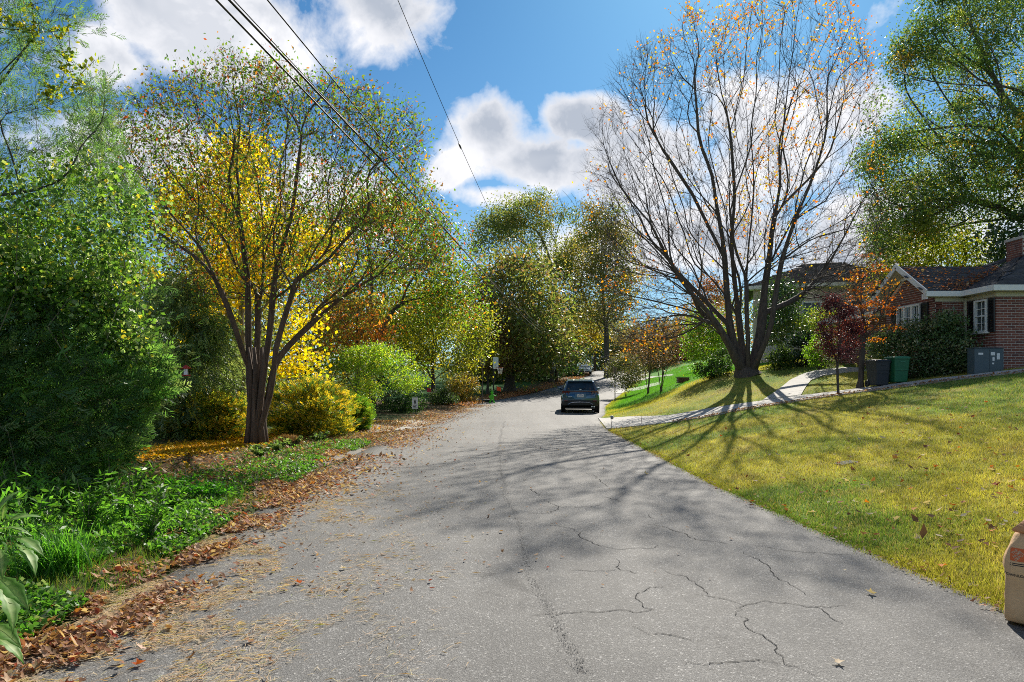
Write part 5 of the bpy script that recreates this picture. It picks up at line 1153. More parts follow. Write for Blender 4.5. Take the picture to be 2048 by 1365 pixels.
# leaves on the roof: thickest in the valley
n = 2300; u = rng.random(n)
x = 12.8+rng.random(n)*3.2; y = 20.95+rng.random(n)*1.6; zz = 4.33+.63*(y-20.95); zm = 4.33+.42*(x-13.8)
kp_ = (rng.random(n) < (.14+.9*np.exp(-((zz-zm)/.12)**2)+.75*np.exp(-((x-13.6-.9*(y-21))/.5)**2-((y-21.25)/.4)**2)+.4*np.exp(-((x-13.0)/.35)**2-((y-22.1)/.35)**2))) & (zz > zm-.02)
x, y, zz = x[kp_], y[kp_], zz[kp_]
_o = litter(x-hb.x, y-hb.y, zz+.03-hb.z, .11, [((.36,.12,.05),4),((.42,.20,.09),2),((.25,.12,.07),2),((.45,.33,.22),1)], 'roof_leaves', 'rust leaves lying in the roof valley', True)
_o.parent = house; del _o['label']
# chimney
mb = MB().box(Vector((17.75, 23.6, 5.6))-hb, (.75, .75, 1.7)).box(Vector((17.75, 23.6, 6.49))-hb, (.85, .85, .09)); ch = mb.build('chimney', M_mortar, house)
mb = MB()
for r_ in range(14):
    for i in range(4):
        for c, an in (((17.75-.28+i*.19+(.05 if r_ % 2 else 0), 23.222), 0), ((17.372, 23.6-.28+i*.19), A9)):
            mb.box(Vector((c[0], c[1], 5.42+r_*.0755))-hb, (.175, .012, .062), an)
mb.build('brick', M_brick, ch, kind='stuff')
MB().tube([Vector((17.6, 23.6, 6.5))-hb, Vector((17.6, 23.6, 6.72))-hb], .06, 8).build('flue', M_black, ch)
# downspout
beam('downspout', (14.02, 21.12, BZ), (14.02, 21.12, 4.15), .06, .06, M_cream, up=(1, 0, 0))
# grey cabinet against the wall with paper notices
M_gray = pmat('grey_enamel', (.06, .092, .108), .55, .15, 5)
cab = empty('utility_cabinet', (13.52, 19.50, 1.74), label='grey metal utility cabinet with white paper notices beside the house corner', cat='cabinet')
cab.scale = (.86, .7, .92); MB().box((0, 0, .42), (.96, .45, .84)).build('body', M_gray, cab, bevel=.012); MB().box((0, 0, .855), (1.0, .49, .03)).build('lid', M_gray, cab, bevel=.008)
M_paper = pmat('paper', (.72, .72, .70), .8, .08)
for x_, z_, w2, h2 in [(-.28, .68, .16, .06), (.12, .68, .14, .10), (.30, .60, .10, .19), (.14, .52, .07, .12), (.13, .38, .06, .05)]: MB().box((x_, -.229, z_), (w2, .004, h2)).build('notice', M_paper, cab)
MB().box((0, -.228, .08), (.92, .004, .01)).box((.02, -.2285, .42), (.008, .005, .78)).build('panel_gap', M_black, cab)

# ---- pale two-storey house behind
h2 = empty('pale_house', (18, 44, 3), 0, label='pale two-storey house with a hipped brown-grey roof behind the maple', cat='house'); h2b = Vector(h2.location)
MB().box(Vector((18.3, 44.2, 5.0))-h2b, (8.0, 7.6, 5.0)).build('wall', M_sid, h2)
e0, e1, f0, f1, ez, rz_ = 13.9, 22.7, 40.0, 48.4, 7.35, 9.2
cx0, cx1 = 17.6, 19.2; cy = 44.2
sl1 = math.hypot(f1-cy, rz_-ez); a1 = (rz_-ez)/(cy-f0)
roof_plane('roof', (e0, f0, ez), (1, 0, 0), (0, 1, a1), [(0, 0), (e1-e0, 0), (cx1-e0, sl1), (cx0-e0, sl1)], M_shing2, h2, h2b, .28, .6)
a2 = (rz_-ez)/(cx0-e0); s2 = math.hypot(cx0-e0, rz_-ez)
roof_plane('roof', (e0, f0, ez), (0, 1, 0), (1, 0, a2), [(0, 0), (f1-f0, 0), (cy-f0+.01, s2), (cy-f0-.01, s2)], M_shing2, h2, h2b, .28, .6)
roof_plane('roof', (e1, f0, ez), (0, 1, 0), (-1, 0, (rz_-ez)/(e1-cx1)), [(0, 0), (f1-f0, 0), (cy-f0+.01, math.hypot(e1-cx1, rz_-ez)), (cy-f0-.01, math.hypot(e1-cx1, rz_-ez))], M_shing2, h2, h2b, .5, 1)
for a, b in [((e0, f0, ez-.08), (e1, f0, ez-.08)), ((e0, f0, ez-.08), (e0, f1, ez-.08))]: beam('fascia', a, b, .04, .2, M_white, h2, h2b)
beam('soffit', (e0+.2, f0+.25, ez-.19), (e1, f0+.25, ez-.19), .5, .03, M_white, h2, h2b)
for x_ in (15.4, 17.6, 20.2):
    f = MB().box((0, 0, 0), (1.1, .08, 1.5)).build('window_frame', M_white, h2); f.location = Vector((x_, 40.37, 5.6))-h2b
    for s in (-1, 1):
        for q in (-1, 1): MB().box((s*.24, -.045, q*.34), (.44, .012, .62)).build('pane', M_glass, f)
h2.location = (19.5, 44, 3); h2.rotation_euler = (0, 0, R(-20))
# picket fence
pf = empty('picket_fence', tuple(P(1534, 728, 30.5)), label='short run of white picket fence right of the maple trunk', cat='fence'); pfb = Vector(pf.location)
for i in range(9):
    q = Vector(P(1512+i*5.0, 728-i*.6, 30.5)); o = MB().add([(-.035, -.01, 0), (.035, -.01, 0), (.035, -.01, .68), (0, -.01, .74), (-.035, -.01, .68), (-.035, .01, 0), (.035, .01, 0), (.035, .01, .68), (0, .01, .74), (-.035, .01, .68)],
        [(0, 1, 2, 3, 4), (9, 8, 7, 6, 5), (0, 5, 6, 1), (1, 6, 7, 2), (2, 7, 8, 3), (3, 8, 9, 4), (4, 9, 5, 0)]).build('picket', M_white, pf); o.location = q-pfb
for z_ in (.15, .52): beam('rail', Vector(P(1508, 728.5, 30.53))+Vector((0, 0, z_)), Vector(P(1556, 722.7, 30.53))+Vector((0, 0, z_)), .03, .07, M_white, pf, pfb)
# low brick wall stub
lw = empty('brick_planter', tuple(G(1366, 766)), label='little red-brick pier on the bright green lawn', cat='brick pier')
for r_ in range(5):
    for i in range(3): MB().box(((i-1)*.25+(.06 if r_ % 2 else -.02), 0, .04+r_*.085), (.235, .3, .075)).build('brick', M_brick, lw)
lw.scale = (.9, .9, .7); MB().box((0, 0, .2), (.7, .26, .42)).build('mortar_core', M_mortar, lw); MB().box((0, 0, .45), (.9, .36, .05)).build('cap', M_conc, lw)

# ------------------------------------------------------------ wheelie bins
def bin_(lab, px, py, D, body, lid, rz):
    g = P(px, py, D); g[2] = Hf(g[0], g[1]); r_ = empty('wheelie_bin', tuple(g), rz, label=lab, cat='wheelie bin', group='wheelie bins by the bush')
    def rr(w_, d_, z, k=.05): return [(sx*(w_/2-k*(1-c)), sy*(d_/2-k*(1-s)), z) for sx, sy, cs in ((1, 1, [(1, 0), (.7, .7), (0, 1)]), (-1, 1, [(0, 1), (.7, .7), (1, 0)]), (-1, -1, [(1, 0), (.7, .7), (0, 1)]), (1, -1, [(0, 1), (.7, .7), (1, 0)])) for c, s in cs]
    MB().loft([rr(.46, .50, .06), rr(.50, .54, .10), rr(.56, .62, .60), rr(.57, .63, .61), rr(.60, .66, .88), rr(.63, .70, .885), rr(.63, .70, .92)]).build('body', body, r_, smooth=False)
    MB().loft([rr(.65, .72, .922), rr(.66, .73, .945), rr(.60, .66, .985, .1), rr(.40, .46, 1.0, .1)]).build('lid', lid, r_)
    MB().tube([(-.2, .40, .90), (.2, .40, .90)], .018, 8).build('handle', body, r_)
    for s in (-1, 1): MB().lathe([(.02, -.03), (.12, -.03), (.13, 0), (.12, .03), (.02, .03)], 16, Matrix.Rotation(R(90), 3, 'Y'), (s*.26, .27, .13)).build('wheel', M_black, r_)
    r_.scale = (.80, .80, .83)
    MB().box((0, -.34, .80), (.2, .015, .03)).box((0, -.325, .5), (.52, .012, .02)).build('grip_rib', lid, r_)
M_binb = pmat('black_bin_plastic', (.022, .027, .032), .5, .25, 4); M_bing = pmat('green_bin_plastic', (.010, .12, .05), .5, .2, 4); M_bingl = pmat('green_lid_plastic', (.03, .17, .09), .5, .2, 4)
bin_('charcoal wheelie bin, left of the green one', 1756, 770, 20.75, M_binb, M_binb, .12); bin_('green wheelie bin between the charcoal bin and the camellia', 1794, 768, 20.65, M_bing, M_bingl, .06)

# ------------------------------------------------------------ cars
M_tyre = pmat('tyre_rubber', (.018, .018, .018), .8, .2); M_rim = pmat('alloy', (.45, .46, .48), .3, .05, metal=.9); M_plastic = pmat('dark_cladding', (.02, .021, .022), .6, .15)
M_red = pmat('tail_lamp_red', (.10, .006, .008), .15, .1, spec=.8); M_lamp = pmat('lamp_glass', (.70, .72, .74), .1, .05, spec=.9)
M_navy = pmat('deep_blue_green_paint', (.02, .085, .15), .22, .05, spec=.8, coat=1.0, metal=.65); M_wpaint = pmat('white_car_paint', (.85, .86, .88), .25, .04, coat=.8)
M_cglass = glassmat('car_glass', (.015, .03, .045), .04); M_chrome = pmat('brushed_silver', (.55, .56, .58), .3, .05, metal=.9)
def car(name, lab, x, y, z, rz, paint, suv=True):
    c = empty(name, (x, y, z), rz, label=lab, cat='car')
    def sec(y_, w_, zb, zs, crown=.02):
        h = [(0, zb), (.62*w_, zb), (.93*w_, zb+.06), (w_, zb+.22), (w_*1.0, zb+.40), (w_*.975, zs-.17), (w_*.93, zs-.04), (w_*.84, zs), (0, zs+crown)]
        return [(a, y_, b) for a, b in h]+[(-a, y_, b) for a, b in h[-2:0:-1]]
    zs = 1.04 if suv else .92
    L = 2.28
    prof = [(-L, .74, .52, zs-.10), (-L+.05, .86, .40, zs-.03), (-L+.2, .925, .31, zs+.02), (-L+.6, .935, .28, zs+.03), (-1.0, .93, .27, zs+.01), (0, .92, .26, zs-.01), (.9, .925, .27, zs-.03), (1.3, .93, .28, zs-.05), (1.8, .91, .29, zs-.10), (2.1, .86, .32, zs-.19), (2.24, .76, .40, zs-.30), (L, .60, .46, zs-.38)]
    MB().loft([sec(*p) for p in prof]).build('body', paint, c, smooth=True).modifiers.new('edge', 'EDGE_SPLIT').split_angle = R(38)
    zt = 1.62 if suv else 1.44
    def gs(y_, wb, wt, zt_): 
        return [(wb, y_, zs-.03), (wb*.985, y_, zs+.04), ((wb+wt)/2+.02, y_, (zs+zt_)/2+.02), (wt, y_, zt_-.05), (wt*.86, y_, zt_-.005), (0, y_, zt_+.012), (-wt*.86, y_, zt_-.005), (-wt, y_, zt_-.05), (-(wb+wt)/2-.02, y_, (zs+zt_)/2+.02), (-wb*.985, y_, zs+.04), (-wb, y_, zs-.03)]
    rear = [(-2.12, .80, .78, zs+.06), (-1.98, .83, .74, zs+.26), (-1.80, .84, .67, zt-.06), (-1.6, .845, .655, zt)] if suv else [(-1.75, .76, .74, zs+.04), (-1.2, .80, .62, zt-.05), (-.9, .80, .60, zt)]
    MB().loft([gs(*p) for p in rear+[(-1.0, .85, .66, zt+.03), (-.2, .85, .665, zt+.035), (.5, .845, .655, zt-.01), (1.0, .83, .68, zt-.20), (1.45, .80, .74, zs+.06)]]).build('cabin', paint, c, smooth=True).modifiers.new('edge', 'EDGE_SPLIT').split_angle = R(35)
    def quad(name, pts, mat, th=.01, par=c):
        a, b, d = Vector(pts[0]), Vector(pts[1]), Vector(pts[2]); n = (b-a).cross(d-a).normalized(); q = [Vector(p) for p in pts]; k = len(q)
        return MB().add([p+n*th for p in q]+[p-n*.004 for p in q], [tuple(range(k)), tuple(range(2*k-1, k-1, -1))]+[(i, (i+1) % k, k+(i+1) % k, k+i) for i in range(k)]).build(name, mat, par)
    if suv:
        quad('rear_window', [(-.70, -2.135, zs+.07), (.70, -2.135, zs+.07), (.66, -2.0, zs+.27), (.585, -1.835, zt-.10), (-.585, -1.835, zt-.10), (-.66, -2.0, zs+.27)], M_cglass, .014)
        MB().loft([[(sx*.60, -1.62, zt+.015), (sx*.60, -1.95, zt-.035), (sx*.60, -1.95, zt-.075), (sx*.60, -1.70, zt-.07)] for sx in (-1, -.5, 0, .5, 1)]).build('spoiler', paint, c)
        MB().box((0, -2.20, zs+.02), (1.30, .06, .035)).build('light_bar', M_red, c)
        for s in (-1, 1):
            tl = MB().loft([[(s*.52, -2.285, zs-.03), (s*.52, -2.285, zs+.03), (s*.52, -2.2, zs+.03), (s*.52, -2.2, zs-.03)], [(s*.74, -2.25, zs-.06), (s*.74, -2.25, zs+.03), (s*.74, -2.1, zs+.03), (s*.74, -2.1, zs-.06)], [(s*.895, -2.12, zs-.10), (s*.875, -2.11, zs+.02), (s*.86, -1.9, zs+.02), (s*.9, -1.9, zs-.10)]]).build('tail_light', M_red, c)
            for q in (0, 1): MB().add([(s*(.58+q*.14), -2.29+.02*q, zs-.02), (s*(.64+q*.14), -2.28+.02*q, zs-.02), (s*(.55+q*.14), -2.30+.02*q, zs-.17), (s*(.53+q*.14), -2.30+.02*q, zs-.17), (s*(.58+q*.14), -2.20, zs-.02), (s*(.64+q*.14), -2.20, zs-.02), (s*(.55+q*.14), -2.2, zs-.17), (s*(.53+q*.14), -2.2, zs-.17)], [(0, 1, 2, 3), (7, 6, 5, 4), (0, 4, 5, 1), (1, 5, 6, 2), (2, 6, 7, 3), (3, 7, 4, 0)]).build('lamp_blade', M_red, tl)
            MB().box((s*.70, -2.315, .60), (.22, .03, .05)).build('reflector', M_red, c, bevel=.01)
            MB().tube([(s*.61, -1.5, zt+.06), (s*.62, -1.2, zt+.075), (s*.62, .1, zt+.075), (s*.61, .45, zt+.05)], .018, 6).build('roof_rail', M_chrome, c)
        bp = MB().loft([[(sx*.9*w2, -2.30+dy, .62), (sx*.9*w2, -2.34+dy, .56), (sx*.88*w2, -2.33+dy, .40), (sx*.82*w2, -2.24+dy, .33), (sx*.82*w2, -2.1+dy, .33), (sx*.9*w2, -2.1+dy, .62)] for sx, w2, dy in ((-1, 1, .16), (-.8, 1, .04), (-.4, 1, 0), (0, 1, -.01), (.4, 1, 0), (.8, 1, .04), (1, 1, .16))]).build('bumper', M_plastic, c)
        MB().tube([(-.60, -2.315, .42), (-.42, -2.35, .52), (0, -2.36, .535), (.42, -2.35, .52), (.60, -2.315, .42)], .022, 6).build('skid_trim', M_chrome, bp)
        pb = MB().box((0, -2.325, .845), (.56, .03, .17)).build('plate_recess', M_navy, c, bevel=.01)
        MB().box((0, -2.345, .845), (.305, .008, .152)).build('licence_plate', M_paper, pb, bevel=.006)
        M_ink = pmat('plate_ink', (.05, .08, .25), .6, .1); k_ = MB()
        for i in range(6): k_.box((-.105+i*.042, -2.3505, .84), (.020, .002, .055))
        k_.box((0, -2.3505, .90), (.14, .002, .012)).build('plate_marks', M_ink, pb)
        MB().box((-.50, -2.315, .80), (.20, .006, .018)).build('badge', M_chrome, c); MB().box((0, -2.245, zs+.10), (.09, .02, .03)).build('emblem', M_chrome, c)
        MB().add([(-.02, -1.25, zt+.03), (.02, -1.25, zt+.03), (0, -1.05, zt+.03), (0, -1.24, zt+.10)], [(0, 1, 2), (0, 3, 1), (1, 3, 2), (2, 3, 0)]).build('antenna_fin', M_black, c)
        MB().tube([(.55, -2.30, .32), (.55, -2.0, .32)], .035, 8).tube([(.66, -2.30, .32), (.66, -2.0, .32)], .035, 8).build('exhaust', M_chrome, c)
        MB().tube([(.0, -2.16, zs+.10), (.25, -2.12, zs+.16)], .008, 4).build('wiper', M_black, c)
        MB().box((0, -.5, .24), (1.4, 3.6, .06)).build('underbody', M_plastic, c)
    else:
        quad('windscreen', [(.66, 1.43, zs+.07), (-.66, 1.43, zs+.07), (-.60, .60, zt-.08), (.60, .60, zt-.08)], M_cglass, .03)
        for s in (-1, 1): MB().box((s*.62, 2.14, zs-.27), (.36, .12, .12)).build('headlight', M_lamp, c, bevel=.03)
        MB().box((0, 2.23, zs-.33), (.8, .05, .17)).build('grille', M_plastic, c, bevel=.01); MB().box((0, 2.27, .42), (1.3, .05, .12)).build('air_intake', M_plastic, c, bevel=.01); MB().box((0, 2.30, .52), (.3, .02, .14)).build('licence_plate', M_paper, c)
    for s in (-1, 1):
        zw = zs+.06
        quad('side_window', [(s*.858, -1.5, zw), (s*.858, -.42, zw), (s*.705, -.42, zt-.07), (s*.70, -1.3, zt-.09)][::s], M_cglass, .012)
        quad('side_window', [(s*.858, -.36, zw), (s*.85, 1.1, zw), (s*.705, .45, zt-.10), (s*.705, -.36, zt-.07)][::s], M_cglass, .012)
        mr = MB().loft([[(s*.86, .85, zs+.05), (s*.86, .95, zs+.05), (s*.86, .95, zs+.10), (s*.86, .85, zs+.10)], [(s*.98, .78, zs+.04), (s*.98, .96, zs+.05), (s*.98, .96, zs+.17), (s*.98, .78, zs+.18)], [(s*1.10, .80, zs+.06), (s*1.10, .90, zs+.07), (s*1.10, .90, zs+.16), (s*1.10, .80, zs+.17)]]).build('wing_mirror', paint, c, bevel=.01)
        for yy in (-1.38, 1.36):
            MB().lathe([(.43, -.02), (.43, .03), (.33, .03), (.33, -.02)], 24, Matrix.Rotation(R(90), 3, 'Y'), (s*.915, yy, .37)).build('wheel_arch', M_plastic, c)
            wl = empty('wheel', (s*.82, yy, .355)); wl.parent = c
            Mx = Matrix.Rotation(R(90), 3, 'Y')
            MB().lathe([(.22, -.11), (.33, -.115), (.355, -.08), (.36, 0), (.355, .08), (.33, .115), (.22, .11)], 28, Mx).build('tyre', M_tyre, wl, smooth=True)
            rm = MB().lathe([(.0, .07), (.05, .08), (.06, .05), (.20, .04), (.235, .10), (.235, -.10), (.0, -.10)], 28, Matrix.Rotation(R(90)*s, 3, 'Y'))
            for i in range(5): a = i*1.2566; rm.tube([(s*.085, .05*math.cos(a), .05*math.sin(a)), (s*.09, .21*math.cos(a), .21*math.sin(a))], .024, 5)
            rm.build('rim', M_rim, wl)
    return c
car('parked_suv', 'dark blue-green SUV parked at the right edge of the road, seen from behind', 3.47, 35.3, float(zr(34))+.03, R(-4), M_navy)
g = P(1169, 746, 97); zc = Hf(g[0], g[1])
car('white_sedan', 'white car facing the camera, parked under the trees at the far bend', g[0], g[1], zc+.03, R(176), M_wpaint, suv=False)

# ------------------------------------------------------------ poles, wires, signs, hoop
M_wood = barkmat('weathered_pole_wood', (.05, .035, .025), (.11, .08, .055), 18, 1.2, .4); M_steel = pmat('galvanised_steel', (.34, .34, .33), .5, .12, metal=.5); M_rust = pmat('brown_steel_post', (.13, .10, .085), .6, .2)
M_signback = pmat('sign_back_aluminium', (.30, .30, .31), .45, .1, metal=.4)
def pole(lab, px, D, h, r_, arm=True, grp='utility poles along the street'):
    x, y = (px-CX)/FOC*D, D; z = Hf(x, y); p = empty('utility_pole', (x, y, z), label=lab, cat='utility pole', group=grp)
    MB().tube([(0, 0, -.2), (0, 0, h*.5), (0, 0, h)], [r_, r_*.87, r_*.72], 10).build('post', M_wood, p, smooth=True)
    if arm:
        MB().box((0, 0, h-.45), (1.9, .10, .12)).build('crossarm', M_wood, p)
        for q in (-.85, -.35, .35, .85): MB().lathe([(.03, 0), (.05, .03), (.03, .06), (.045, .09), (.02, .13)], 8, None, (q, 0, h-.39)).build('insulator', M_steel, p)
        MB().lathe([(.0, 0), (.2, .0), (.2, .6), (.15, .68), (0, .68)], 12, None, (.3, 0, h-1.7)).build('transformer', M_steel, p)
    return Vector((x, y, z))
pole('dark wooden utility pole on the left verge beyond the SUV', 1113, 78, 8.6, .19)
pole('utility pole at the far bend beside the white car', 1190, 112, 9.0, .19, False)
M_wire = pmat('black_cable', (.015, .015, .016), .6, .1)
def wire(lab, pts, r_, thin=1):
    q = np.array(pts, float); sq = np.linalg.norm(q[:, :2]-q[0, :2], axis=1); co = np.polyfit(sq[3:]/50, q[3:, 2], 3, w=[1]*(len(q)-4)+[.6])
    ss = np.linspace(0, sq[-1], 120); t = ss/sq[-1]; p = np.stack([q[0, 0]+(q[-1, 0]-q[0, 0])*t, q[0, 1]+(q[-1, 1]-q[0, 1])*t, np.polyval(co, ss/50)], -1)
    k_ = ss < sq[3]; sl_ = (np.polyval(co, sq[3]/50+.01)-np.polyval(co, sq[3]/50))/.5; p[k_, 2] = np.polyval(co, sq[3]/50)-(sq[3]-ss[k_])*sl_+.012*(sq[3]-ss[k_])**2*.5
    tag(MB().tube([tuple(a) for a in p-p[0]], r_, 5).build('overhead_wire', M_wire), lab, 'wire', 'overhead wires converging down the street').location = tuple(p[0])
def W_(pxs, x0, y0, x1=5.3, y1=78, zend=7.6):
    """world points on the vertical plane from (x0,y0) to the pole, at the given photo pixels"""
    out = []; m = (x1-x0)/(y1-y0)
    for px, py in pxs:
        k = (px-CX)/FOC; y = (x0-m*y0)/(k-m); out.append((k*y, y, CZ+(HY-py)/FOC*y))
    d = np.array(out[1])-np.array(out[0]); pre = [tuple(np.array(out[0])-d/np.linalg.norm(d)*t+np.array([0, 0, .012*t*t])) for t in (26, 14, 6)]
    return pre+out+[(x1, y1, zend)]
wire('lowest overhead wire crossing in front of the crape myrtle', W_([(440,0),(531,100),(678,267),(880,465),(1050,645)], -3.7, 8.8), .015)
wire('thick overhead wire bundle, second from the left', W_([(465,0),(553,100),(713,276),(888,455),(1064,650)], -3.6, 8.8), .017)
wire('thin wire hugging the thick bundle', W_([(474,0),(562,104),(722,281),(892,458),(1068,648)], -3.55, 8.8), .008)
wire('overhead wire to the right of the thick bundle', W_([(537,0),(614,100),(762,276),(905,452),(1085,655)], -3.1, 8.8, 5.5, 78, 7.9), .010)
wt = W_([(795,0),(860,150),(920,293),(975,412)], -2.5, 15, 5.4, 78, 8.3)
wire('single high wire with a dark splice, right of the other wires', wt, .008)
p0 = Vector(wt[5]); d = (Vector(wt[6])-Vector(wt[4])).normalized(); tag(MB().tube([-d*.22, -d*.1, d*.1, d*.22], [.01, .03, .03, .01], 6).build('wire_splice', M_wire), 'dark splice sleeve on the single high wire', 'splice').location = p0
def signpost(lab, px, pyb, D, h, w_, hh, mat=M_signback, post=M_rust, diamond=False, rz=0, grp=None):
    x, y = (px-CX)/FOC*D, D; z = Hf(x, y); s = empty('sign_post', (x, y, z), rz, label=lab, cat='sign', group=grp)
    MB().box((0, 0, h/2-.1), (.06, .035, h+.2)).build('post', post, s)
    M = Matrix.Rotation(R(45), 3, 'Y') if diamond else None
    MB().box((0, .026, h-hh/2), (w_, .012, hh), M=M).build('sign_plate', mat, s)
signpost('thin brown sign post left of the basketball hoop, sign seen from behind', 965, 800, 44, 2.95, .32, .46)
signpost('thin sign post in the grass right of the SUV, sign seen from behind', 1230, 803, 46, 2.35, .30, .40, pmat('rusty_sign_back', (.28, .17, .12), .7, .3, 9))
signpost('distant white diamond sign by the far pole', 1187, 740, 118, 2.6, .6, .6, M_paper, diamond=True, grp='far street signs'); signpost('distant white sign right of the far pole', 1204, 738, 124, 2.6, .7, .5, M_paper, grp='far street signs')
signpost('grey sign panels on a post just left of the utility pole', 1108, 765, 74, 2.7, .35, 1.0, M_signback, grp='far street signs')
# yard signs
def yard(lab, px, py, D, w_, hh, zc_, mat, marks=None):
    x, y = (px-CX)/FOC*D, D; z = Hf(x, y); s = empty('yard_sign', (x, y, z), label=lab, cat='yard sign')
    MB().tube([(-w_*.2, 0, -.1), (-w_*.2, 0, zc_)], .006, 5).tube([(w_*.2, 0, -.1), (w_*.2, 0, zc_)], .006, 5).build('wire_leg', M_steel, s); MB().box((0, -.008, zc_), (w_, .008, hh)).build('panel', mat, s)
    if marks:
        k_ = MB()
        for a, b, c_, d_ in marks: k_.box((a, -.0135, zc_+b), (c_, .002, d_))
        k_.build('print', M_black, s)
yard('small white yard sign with a dark printed figure, at the left kerb', 830, 826, 30.4, .26, .50, .52, M_paper, [(0, .13, .05, .05), (0, .06, .07, .09), (-.02, -.0, .03, .06), (.03, -.0, .03, .06), (0, -.09, .17, .03), (-.01, -.15, .13, .03), (.01, -.21, .15, .02)])
yard('small red sign among the clipped shrubs', 858, 812, 38, .24, .22, .95, pmat('red_sign', (.50, .03, .04), .5, .1), None)
# basketball hoop
D = 46.5; x = (987-CX)/FOC*D; z = Hf(x, D); hp = empty('basketball_hoop', (x, D, z), R(0), label='portable basketball hoop with black pole and white net at the left kerb', cat='basketball hoop')
MB().box((-.62, 0, .10), (1.15, .75, .18)).build('base', M_plastic, hp, bevel=.05); MB().tube([(-.25, 0, .1), (0, 0, .6), (0, 0, 2.3)], .045, 8).build('pole', M_black, hp)
MB().box((.05, 0, 1.9), (.12, .12, .9)).tube([(0, 0, 2.2), (.22, 0, 2.55)], .03, 6).build('arm', M_black, hp)
bb = MB().box((0, 0, 0), (1.05, .03, .80)).build('backboard', pmat('backboard_acrylic', (.45, .47, .52), .3, .1), hp, bevel=.01); bb.location = (.14, -.02, 2.68); bb.rotation_euler = (0, 0, R(72))
fr = MB()
for a, b, c_, d_ in [(0, .38, 1.05, .04), (0, -.38, 1.05, .04), (-.505, 0, .04, .80), (.505, 0, .04, .80), (0, .10, .5, .035), (0, -.22, .5, .035), (-.25, -.06, .035, .34), (.25, -.06, .035, .34)]: fr.box((a, -.018, b), (c_, .008, d_))
fr.build('border', M_white, bb)
rm = MB()
rm.tube([(.45+.2*math.cos(i*math.pi/8), .2*math.sin(i*math.pi/8), 2.36) for i in range(17)], .012, 5); rm.tube([(.14, 0, 2.36), (.26, 0, 2.36)], .02, 5); rm.build('rim', pmat('orange_rim', (.5, .12, .03), .5, .1), hp)
nt_ = MB()
for i in range(10):
    a = i*.628; 
    for s in (-1, 1): nt_.tube([(.45+.2*math.cos(a), .2*math.sin(a), 2.35), (.45+.14*math.cos(a+s*.5), .14*math.sin(a+s*.5), 2.12), (.45+.11*math.cos(a+s*.9), .11*math.sin(a+s*.9), 1.96)], .011, 3)
nt_.build('net', M_white, hp)
# neon safety figure with flag
D = 45; x = (984-CX)/FOC*D; z = Hf(x, D); M_neon = pmat('neon_green_plastic', (.10, .62, .02), .5, .08); sf = empty('safety_figure', (x, D, z), label='neon green child-shaped caution figure standing by the hoop', cat='safety figure')
b_ = MB().lathe([(0, .60), (.07, .62), (.10, .68), (.10, .74), (.06, .80), (0, .82)], 12); b_.box((0, -.0, .845), (.20, .16, .02))
b_.loft([[(-.10, -.04, .30), (.10, -.04, .30), (.10, .04, .30), (-.10, .04, .30)], [(-.13, -.05, .52), (.13, -.05, .52), (.13, .05, .52), (-.13, .05, .52)], [(-.05, -.04, .61), (.05, -.04, .61), (.05, .04, .61), (-.05, .04, .61)]])
for s in (-1, 1): b_.tube([(s*.06, 0, .34), (s*.10, 0, .16), (s*.17, 0, .0)], [.06, .05, .055], 8)
b_.tube([(.10, 0, .52), (.24, 0, .50), (.30, 0, .56)], [.04, .035, .03], 7).tube([(-.10, 0, .52), (-.20, 0, .42), (-.14, 0, .34)], [.04, .035, .03], 7); b_.build('body', M_neon, sf)
MB().tube([(.30, 0, .45), (.30, 0, 1.15)], .01, 5).build('flag_pole', M_black, sf)
MB().loft([[(.31, .01*math.sin(i), 1.12-.0*i), (.31, .01*math.sin(i)+.01, .86)] if i == 0 else [(.31+i*.07, .05*math.sin(i*1.4), 1.12-i*.02), (.31+i*.07, .05*math.sin(i*1.4)+.01, .86-i*.02)] for i in range(5)], closed=False, caps=False).build('flag', pmat('orange_flag', (.75, .10, .03), .7, .1), sf)
# garden stakes, pin flag, feeder
for lab, px, py, D, h, lamp in [('solar path lamp on a thin stake at the footpath corner', 1224, 858, 22.0, .34, True), ('bare thin stake at the lower edge of the footpath', 1284, 851, 22.2, .30, False)]:
    x, y = (px-CX)/FOC*D, D; z = Hf(x, y)+.0; s = empty('garden_stake', (x, y, z), label=lab, cat='garden stake'); MB().tube([(0, 0, -.05), (-.03, 0, h)], .008, 6).build('rod', M_rust, s)
    if lamp: MB().lathe([(.01, h), (.045, h+.01), (.05, h+.07), (.075, h+.08), (.03, h+.12), (0, h+.125)], 10).build('lamp_head', M_signback, s)
g = G(371, 958); s = empty('marker_flag', tuple(g), label='small yellow marker flag in the verge grass', cat='marker flag'); MB().tube([(0, 0, -.02), (0, 0, .26)], .003, 4).build('wire_stem', M_steel, s); MB().box((.02, 0, .20), (.05, .003, .09)).build('flag', pmat('yellow_flag', (.6, .42, .02), .6, .1), s)
p = P(372, 735, 14.6); s = empty('bird_feeder', tuple(p), label='small red hanging bird feeder under the weeping conifer', cat='bird feeder'); M_rf = pmat('red_feeder', (.45, .02, .03), .35, .1)
MB().lathe([(0, .05), (.11, -.02), (.10, -.03), (.04, -.02)], 12).build('roof', M_rf, s); MB().lathe([(.04, -.03), (.045, -.16), (.0, -.16)], 10).build('tube', M_lamp, s); MB().lathe([(0, -.19), (.10, -.18), (.10, -.16), (.0, -.16)], 12).build('tray', M_rf, s); MB().tube([(0, 0, .05), (0, .02, .5)], .003, 3).build('hanger', M_black, s)

